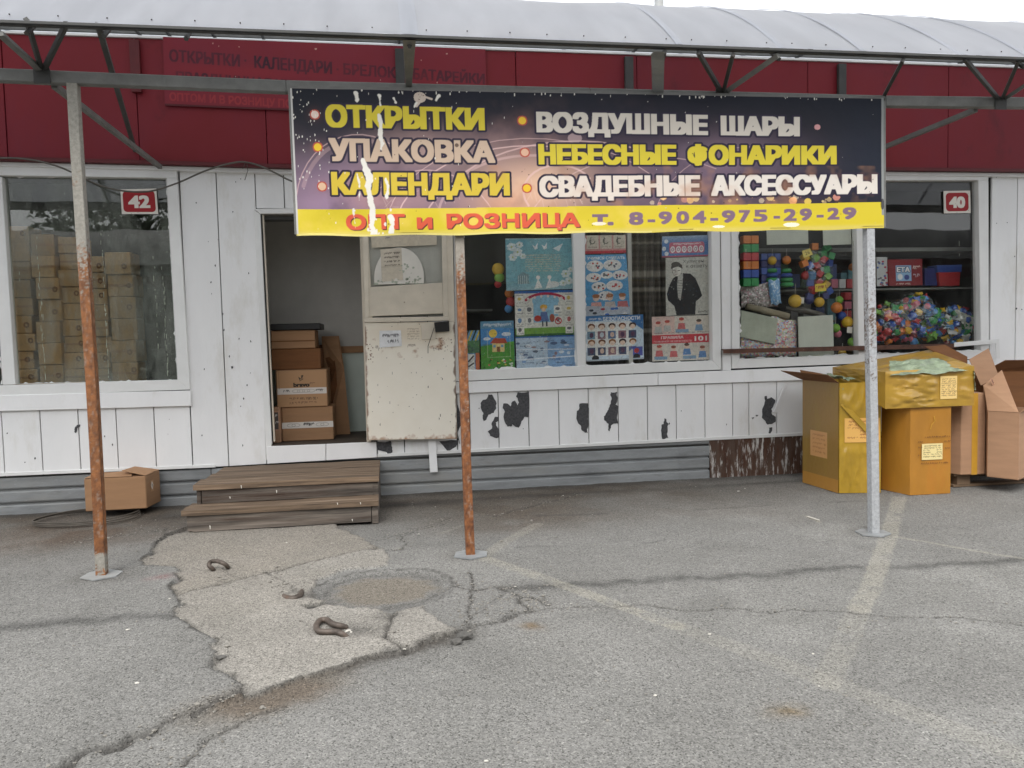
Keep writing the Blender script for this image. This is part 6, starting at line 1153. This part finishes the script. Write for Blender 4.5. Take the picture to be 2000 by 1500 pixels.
MB().blob(W(1597, 533, .185), .16, 5, (1, .55, 1.55), 3, .10).build('film', 'film', t)
# dimmer stock behind the hanging toys
q = random.Random(31); DIM = [M('dim_' + n_, S(*c_), .6, rand=.1) for n_, c_ in (('green_pack', (66, 100, 70)), ('blue_pack', (60, 80, 130)), ('red_pack', (140, 60, 62)), ('grey_pack', (130, 130, 126)), ('amber_pack', (170, 130, 70)), ('teal_pack', (70, 120, 126)))]
DN = ('green', 'blue', 'red', 'grey', 'amber', 'teal')
for row, (yb_, z_, xs) in enumerate(((562, 0, (1530, 1552, 1572, 1626, 1646, 1662)), (636, 0, (1528, 1550, 1575, 1600, 1622, 1648)))):
    for i, px in enumerate(xs):
        a = W(px, yb_, .52); k_ = q.randrange(6); wd_, hg = q.uniform(.07, .12), q.uniform(.12, .30); o = MB().box(a[0] - wd_ / 2, a[0] + wd_ / 2, .50, .62, a[2], a[2] + hg).build('stock_pack', DIM[k_], None, .004, loc=a)
        tag(o, f'dim {DN[k_]} pack, {words[i] if i else "leftmost"}{" from the left" if i else ""} of the {"upper" if row == 0 else "lower"} row behind the hanging toys', 'pack', 'dim stock behind the hanging toys')
kbox('shelf', 'shelf', 2.36, 3.75, .46, 1.04, float(W(1600, 636, .52)[2]) - .022, float(W(1600, 636, .52)[2]) - .003)
# sheets, rolls and confetti bags
def sheet_thing(name, label, q, Y, mat, cat, t_=.006, amp=0): o = MB().slab(q, Y, t_).build(name, mat, None, .001, loc=W(*q[3], Y)); return tag(o, label, cat)
sheet_thing('paper_sheet', 'plain pale sheet taped inside the top of the right window, left of two', [(1497, 440), (1578, 438), (1579, 476), (1498, 478)], .06, 'foam', 'paper sheet'); sheet_thing('paper_sheet', 'pale sheet with print taped inside the top of the right window, right of two', [(1607, 438), (1662, 437), (1663, 477), (1608, 479)], .06, 'foam', 'paper sheet')
sheet_thing('foam_square', 'pale grey-white square sheet standing on the right window ledge', [(1559, 619), (1627, 615), (1629, 699), (1561, 701)], .065, 'foam', 'square sheet', .012); sheet_thing('ridged_pad', 'grey ridged pad leaning at the lower left of the right window', [(1448, 606), (1519, 622), (1514, 672), (1446, 658)], .075, 'pad', 'pad', .03)
o = MB().tube([W(1458, 598, .15), W(1490, 606, .14), W(1540, 618, .13)], [.032, .036, .034], 12).build('beige_roll', 'roll', None, 0, True, loc=W(1500, 606, .15)); tag(o, 'beige roll lying above the ridged pad in the right window', 'roll')
o = MB().tube([W(1536, 602, .17), W(1570, 606, .16), W(1606, 616, .16), W(1630, 628, .15)], [.02, .034, .03, .012], 10).build('dark_bag', 'cable', None, 0, True, loc=W(1580, 606, .15)); tag(o, 'crumpled greyish plastic bag to the right of the beige roll', 'plastic bag')
def confetti(name, label, q, Y, cols_, seed, base=(206, 196, 190), cat='confetti bag', bul=.05):
    w_ = int(q[1][0] - q[0][0]); h_ = int(q[3][1] - q[0][1]); cv = Canvas(w_, h_, base, 1.6); g_ = random.Random(seed)
    for i in range(int(w_ * h_ / 7)): x, y = g_.uniform(0, w_), g_.uniform(0, h_); cv.speck(1, g_.choice(cols_), g_.randint(0, 99999), (.8, 2.0), (x, y, x + 1, y + 1))
    o = cv.sheet(name, q, Y, MV('confetti_print', .3, .5, .6, 40, coat=.6) if 'cf' not in MAT else MAT['cf'], None, fn=lambda u, v, V: np.stack([0 * u, -bul * 2.2 * (u * (1 - u) * v * (1 - v)) ** .5 + .02 * (fbm(u * 6, v * 6, 1, 3, seed) - .5), .01 * np.sin(u * 9)], -1)); return tag(o, label, cat, 'confetti bags')
cfc = [(226, 120, 140), (240, 190, 120), (150, 190, 226), (236, 232, 226), (200, 90, 110), (170, 206, 150), (150, 130, 170)]
confetti('confetti_bag', 'bag of pinkish confetti between the ridged pad and the pale square', [(1506, 618), (1556, 628), (1556, 698), (1500, 696)], .12, cfc, 3)
confetti('confetti_bag', 'bag of pale confetti under the ridged pad', [(1446, 650), (1515, 662), (1514, 699), (1446, 701)], .13, cfc, 4, (190, 182, 178)); confetti('confetti_bag', 'grey mottled packet above the beige roll', [(1446, 555), (1512, 552), (1520, 600), (1448, 602)], .20, [(150, 140, 136), (200, 190, 186), (226, 222, 216), (180, 130, 140), (110, 104, 100)], 5, (150, 144, 138)); confetti('confetti_bag', 'light blue packet beside the grey mottled packet', [(1500, 548), (1522, 545), (1526, 594), (1506, 596)], .16, [(110, 160, 206), (140, 184, 220), (200, 220, 232)], 6, (110, 160, 206))
for i in range(4): z_ = 571 + i * 18; cubes('snack_pack', f'red and white small pack, {words[3 - i]} from the bottom of the right-hand column', ('red' if i != 1 else 'pink',), 1650, z_, .24, 15, 1, 'pack', .9, 'red packs in a column')
def pack(name, label, q, Y, dep, mat, cat='toy box', paint=None, group='toy boxes on the right window shelf'):
    o = MB()
    P_ = [W(*a, Y) for a in q]; o.slab(q, Y, dep); o = o.build(name, mat, None, .003, loc=P_[3]); tag(o, label, cat, group)
    if paint: w_, h_ = int(q[1][0] - q[0][0]), int(q[3][1] - q[0][1]); cv = Canvas(w_, h_, (200, 200, 200), 2); paint(cv, w_, h_); cv.sheet('front_print', q, Y - .002, 'print', o)
def k_eta(cv, w, h): cv.put(1, (150, 44, 50)); cv.put(fbm(cv.X, cv.Y, .06, 3, 3) * .6, (110, 34, 44)); cv.rect(14, 12, 44, 42, (150, 190, 226)); cv.text('ЕТА', 16, 42, 15, 25, (240, 240, 240), off=.05, outline=(40, 50, 90), ow=1); cv.ell(22, 34, 5, 6, (240, 240, 240)); cv.ell(35, 35, 5, 5, (60, 80, 150)); cv.scrib(48, 60, 14, 5, (230, 210, 200), 5, 1.3); cv.scrib(14, 44, 47, 3, (220, 190, 180), 6, 1); cv.scrib(48, 62, 30, 6, (200, 180, 190), 7, 1.2)
def k_wht(cv, w, h): cv.put(1, (206, 208, 206)); q = random.Random(2); [cv.ell(q.uniform(0, w), q.uniform(0, h), 2.4, 2, q.choice([(90, 110, 170), (180, 70, 90), (110, 110, 120)])) for i in range(22)]
pack('toy_box', 'white speckled toy box at the left end of the shelf', [(1712, 502), (1733, 502), (1734, 558), (1713, 559)], .40, .15, 'paper', paint=k_wht); pack('toy_box', 'red toy box with a blue and white lettered panel on the shelf', [(1735, 507), (1801, 506), (1802, 557), (1737, 558)], .38, .18, TOY['red'], paint=k_eta); pack('toy_box', 'dark purple box between the red box and the plastic tub on the shelf', [(1806, 524), (1830, 524), (1831, 558), (1807, 558)], .44, .15, TOY['navy']); pack('plastic_tub', 'red plastic tub with a blue lid on the shelf', [(1833, 532), (1876, 531), (1874, 558), (1836, 559)], .40, .15, TOY['red'], 'tub', group=None); pack('tub_lid', 'blue lid on the red plastic tub', [(1830, 518), (1879, 517), (1878, 531), (1832, 532)], .395, .16, TOY['blue'], 'lid', group=None); pack('sticker_card', 'dark card with white lettering high on the shelf of the left pane', [(1622, 488), (1652, 486), (1653, 500), (1623, 502)], .40, .02, 'dark', 'card', group=None)
for i, c_ in enumerate(('pink', 'white', 'red')): pack('toy_box', f'small dim {c_} box on the shelf right of the hanging block bag', [(1624 + i * 15, 545), (1637 + i * 15, 545), (1637 + i * 15, 563), (1624 + i * 15, 563)], .40, .1, TOY[c_])
def toybag(label, cx, cy, rx_, rz_, n, seed, cols_):
    c = W(cx, cy, .30); kx = float(W(cx + rx_, cy, .3)[0] - c[0]); kz = float(c[2] - W(cx, cy + rz_, .3)[2]); t = thing('toy_bag', label, 'toy bag', (c[0], c[1], c[2] - kz), 'bags of small plastic toys'); q = random.Random(seed); V = []; Fc = []; Cc = []
    for i in range(n):
        while True:
            u, v_, w2 = q.uniform(-1, 1), q.uniform(-1, .6), q.uniform(-1, 1)
            if u * u + v_ * v_ + w2 * w2 < 1 and u * u + v_ * v_ + w2 * w2 > .3: break
        p = Vector((c[0] + u * kx, c[1] + v_ * .13, c[2] + w2 * kz)); s_ = q.uniform(.020, .042); R3 = Matrix.Rotation(q.uniform(0, 3), 3, 'X') @ Matrix.Rotation(q.uniform(0, 3), 3, 'Z'); o = len(V); st = q.random() < .45
        if st:
            for z in (-.35, .35):
                for k_ in range(8): a = k_ * math.pi / 4; rr_ = s_ * (1.5 if k_ % 2 else .75); V.append(tuple(p + R3 @ Vector((rr_ * math.cos(a), rr_ * math.sin(a), z * s_))))
            Fc += [tuple(o + k_ for k_ in range(8))[::-1], tuple(o + 8 + k_ for k_ in range(8))] + [(o + k_, o + (k_ + 1) % 8, o + 8 + (k_ + 1) % 8, o + 8 + k_) for k_ in range(8)]; nv = 16
        else:
            bm = bmesh.new(); bmesh.ops.create_icosphere(bm, subdivisions=1, radius=s_ * 1.1); V += [tuple(p + R3 @ (v.co * (1 + .25 * q.random()))) for v in bm.verts]; Fc += [tuple(o + v.index for v in f.verts) for f in bm.faces]; nv = len(bm.verts); bm.free()
        Cc += [S(*q.choice(cols_))] * nv
    o0 = np.array(parent_loc(t)); me = bpy.data.meshes.new('toy_pieces'); me.from_pydata([tuple(np.array(v) - o0) for v in V], [], Fc); at = me.attributes.new('Col', 'FLOAT_COLOR', 'POINT'); at.data.foreach_set('color', np.array(Cc, np.float32).ravel()); kind(link('toy_pieces', me, MAT['toyprint'], t), 'stuff')
    MB().blob(c, 1, seed, (kx * 1.1, .16, kz * 1.12), 3, .06).build('film', 'film', t); return t
MAT['toyprint'] = MV('toy_plastic', .3, .5, coat=.4)
tc = [(206, 50, 54), (236, 190, 40), (56, 160, 84), (50, 96, 186), (232, 130, 50), (84, 150, 210), (130, 190, 66), (226, 110, 130), (60, 120, 200)]
toybag('bag of red and orange small toys in the right pane, left of three', 1728, 632, 26, 44, 46, 3, tc + [(206, 50, 54), (232, 130, 50)]); toybag('bag of mixed small toys in the right pane, the big middle one', 1788, 624, 48, 48, 130, 4, tc); toybag('bag of blue, yellow and green small toys in the right pane, right of three', 1862, 636, 38, 40, 80, 5, [(50, 96, 186), (236, 190, 40), (56, 160, 84), (84, 150, 210), (206, 50, 54), (226, 226, 220)])
o = crumple([W(1865, 604, .2), W(1902, 618, .2), W(1900, 650, .2), W(1880, 632, .2)], .05, 12, 31, 'crumpled_wrap', None, 'foam'); tag(o, 'crumpled shiny wrapper at the right end of the toy bags', 'wrapper')
o = crumple([W(1740, 588, .22), W(1810, 574, .22), W(1815, 590, .26), W(1742, 600, .26)], .04, 12, 33, 'crumpled_wrap', None, 'film'); tag(o, 'clear crumpled wrapper on top of the middle toy bag', 'wrapper')

# ------------------------------------------------------------------ old lifting loops in the slab, rubble, litter
LG = 'rebar lifting loops in the concrete'
def loop(label, pts, r_=.0135):
    P = []
    for i in range(len(pts) - 1):
        p0, p1, p2, p3 = [np.array(pts[max(0, min(len(pts) - 1, k_))]) for k_ in (i - 1, i, i + 1, i + 2)]
        for t in (0, .2, .4, .6, .8): P.append(.5 * ((2 * p1) + (-p0 + p2) * t + (2 * p0 - 5 * p1 + 4 * p2 - p3) * t * t + (-p0 + 3 * p1 - 3 * p2 + p3) * t ** 3))
    P.append(np.array(pts[-1])); o = MB().tube(P, r_, 10).build('rebar_loop', 'rebar', None, 0, True, loc=P[0]); return tag(o, label, 'rebar loop', LG)
Lp = lambda l: [G(a, b, z) for a, b, z in l]
loop('bent rebar loop standing up from the upper slab piece near the steps', Lp([(420, 1120, -.02), (416, 1112, .03), (408, 1104, .06), (412, 1097, .07), (424, 1096, .075), (436, 1100, .07), (444, 1106, .04), (447, 1112, -.02)]))
loop('rebar loop almost sunk in its hollow in the middle of the slab', Lp([(550, 1162, -.03), (556, 1166, .012), (568, 1169, .02), (580, 1167, .022), (588, 1160, .018), (590, 1150, -.03)]), .017)
loop('hairpin rebar loop lying flat on the lower slab piece by white crumbs', Lp([(676, 1226, .012), (664, 1222, .034), (650, 1219, .036), (638, 1211, .036), (625, 1212, .036), (618, 1222, .036), (622, 1232, .036), (636, 1234, .035), (656, 1234, .035), (668, 1238, .03), (678, 1246, .006)]), .015)
q = random.Random(77)
for lab, px, py, r_ in (('largest asphalt chunk broken off at the slab corner', 905, 1247, .045), ('flat asphalt chunk in front of the slab corner', 892, 1257, .034), ('small asphalt chunk behind the larger ones at the slab corner', 898, 1232, .03), ('small dark asphalt lump in the ragged left edge of the slab', 432, 1291, .022)):
    p = G(px, py); p[2] = gz(p[0], p[1]); o = MB().blob((p[0], p[1], p[2] + r_ * .3), r_ * .85, px, (1.3, .9, .6), 1, .3).build('asphalt_chunk', 'stone', None, 0, False, loc=p); tag(o, lab, 'asphalt chunk', 'broken asphalt chunks')
mb = MB(); mg = MB()
for px, py, r_ in ((1442, 960, .016), (1455, 954, .008), (680, 1238, .018), (686, 1240, .01), (674, 1241, .01), (560, 1066, .010), (237, 1018, .010), (332, 1180, .01), (648, 1066, .008), (268, 1342, .012), (1588, 1278, .010), (790, 1270, .01), (1600, 1340, .006), (250, 1238, .014), (1545, 1012, .005), (850, 990, .01), (818, 1043, .008), (1006, 1145, .01), (1070, 1180, .008), (960, 1216, .010), (1925, 998, .006), (1100, 968, .01), (1115, 1180, .006), (950, 1488, .012), (1280, 1360, .012), (1386, 1238, .01)):
    p = G(px, py); p[2] = gz(p[0], p[1]); r_ *= .7; mb.blob((p[0], p[1], p[2] + r_ * .25), r_, px, (1.2, .9, .4), 1, .3)
kind(mb.build('litter', 'litter', None), 'stuff')
a, b = G(1577, 1010), G(1600, 1018); a[2] = gz(*a[:2]) + .006; b[2] = gz(*b[:2]) + .006; o = MB().bar(a, b, .012, .006).build('white_stick', 'litter', None, .001, loc=a); tag(o, 'thin white stick lying on the asphalt near the right post', 'stick')
crk = [gp(c[0]) for c in CR]
for i in range(1500):
    if i < 850: L = q.choice(crk); k_ = q.randrange(len(L) - 1); t = q.random(); x, y = L[k_][0] + (L[k_ + 1][0] - L[k_][0]) * t + q.gauss(0, .05), L[k_][1] + (L[k_ + 1][1] - L[k_][1]) * t + q.gauss(0, .04)
    else: x, y = q.uniform(-3.4, 6.2), q.uniform(-5.3, -.1)
    if not (GX0 + .1 < x < GX1 - .1 and GY0 + .1 < y < -.02): continue
    r_ = q.uniform(.0022, .0062) if q.random() > .04 else q.uniform(.007, .012); mg.blob((x, y, gz(x, y) + r_ * .4), r_, i, (1.2, 1, .7), 1, .3)
kind(mg.build('grit', 'grit', None), 'stuff')

# ------------------------------------------------------------------ across the lane: the kiosk row that the windows mirror
OP = thing('facing_kiosk_row', 'dark kiosk row across the lane, seen only mirrored in the window glass', 'kiosk', (2, -13, 0))
def obox(n, m, *b): return MB().box(*b).build(n, m, OP)
obox('wall', 'dark', -26, 34, -17, -13.2, 0, 2.9); obox('fascia', 'darkred', -26, 34, -17, -13.1, 2.92, 3.9)
for i in range(15): obox('window', 'black', -24 + i * 3.8, -21.6 + i * 3.8, -13.199, -13.15, 1.0, 2.4); MB().tube([(-25 + i * 3.8, -10.9, 0), (-25 + i * 3.8, -10.9, 3.05)], .04, 6).build('post', 'steel', OP)
P_ = []; ns = 14
for k_ in range(ns + 1): th = VA * (1 - 2 * k_ / ns); P_.append((-10.4 - VR * math.sin(VA) + VR * math.sin(th), 3.2 + VR * (math.cos(th) - math.cos(VA))))
MB().add([(-26, y, z) for y, z in P_] + [(34, y, z) for y, z in P_], [(i, i + 1, ns + 2 + i, ns + 1 + i) for i in range(ns)]).build('roof_vault', 'darksteel', OP, 0, True); MB().bar((-26, -10.9, 3.05), (34, -10.9, 3.05), .07, .07).build('truss_chord', 'steel', OP)
for i, (x, y, h_) in enumerate(((-9.8, -21, 7.2), (-7.4, -22, 6.4))):
    t = thing('tree', ('taller' if i == 0 else 'lower') + ' leafy tree behind the facing kiosk row, seen only mirrored in the left window', 'tree', (x, y, 0)); MB().tube([(x, y, 0), (x + .1, y, 1.6), (x - .1, y + .1, h_ * .7)], [.2, .16, .07], 8).build('trunk', 'wood', t, 0, True); mb = MB(); g_ = random.Random(i)
    for k_ in range(2200):
        u = Vector((g_.gauss(0, 1), g_.gauss(0, 1), g_.gauss(0, 1))).normalized() * g_.uniform(.45, 1); c = Vector((x + u.x * 2.1, y + u.y * 2.0, h_ * .72 + u.z * h_ * .3)); a = Vector((g_.uniform(-1, 1), g_.uniform(-1, 1), g_.uniform(-1, 1))) * .13; b = Vector((g_.uniform(-1, 1), g_.uniform(-1, 1), g_.uniform(-1, 1))) * .10; mb.add([c + a, c + b, c - a, c - b], [(0, 1, 2, 3)])
    mb.build('crown', M('leaf_green', (.06, .09, .04, 1), .7) if i == 0 else bpy.data.materials['leaf_green'], t)
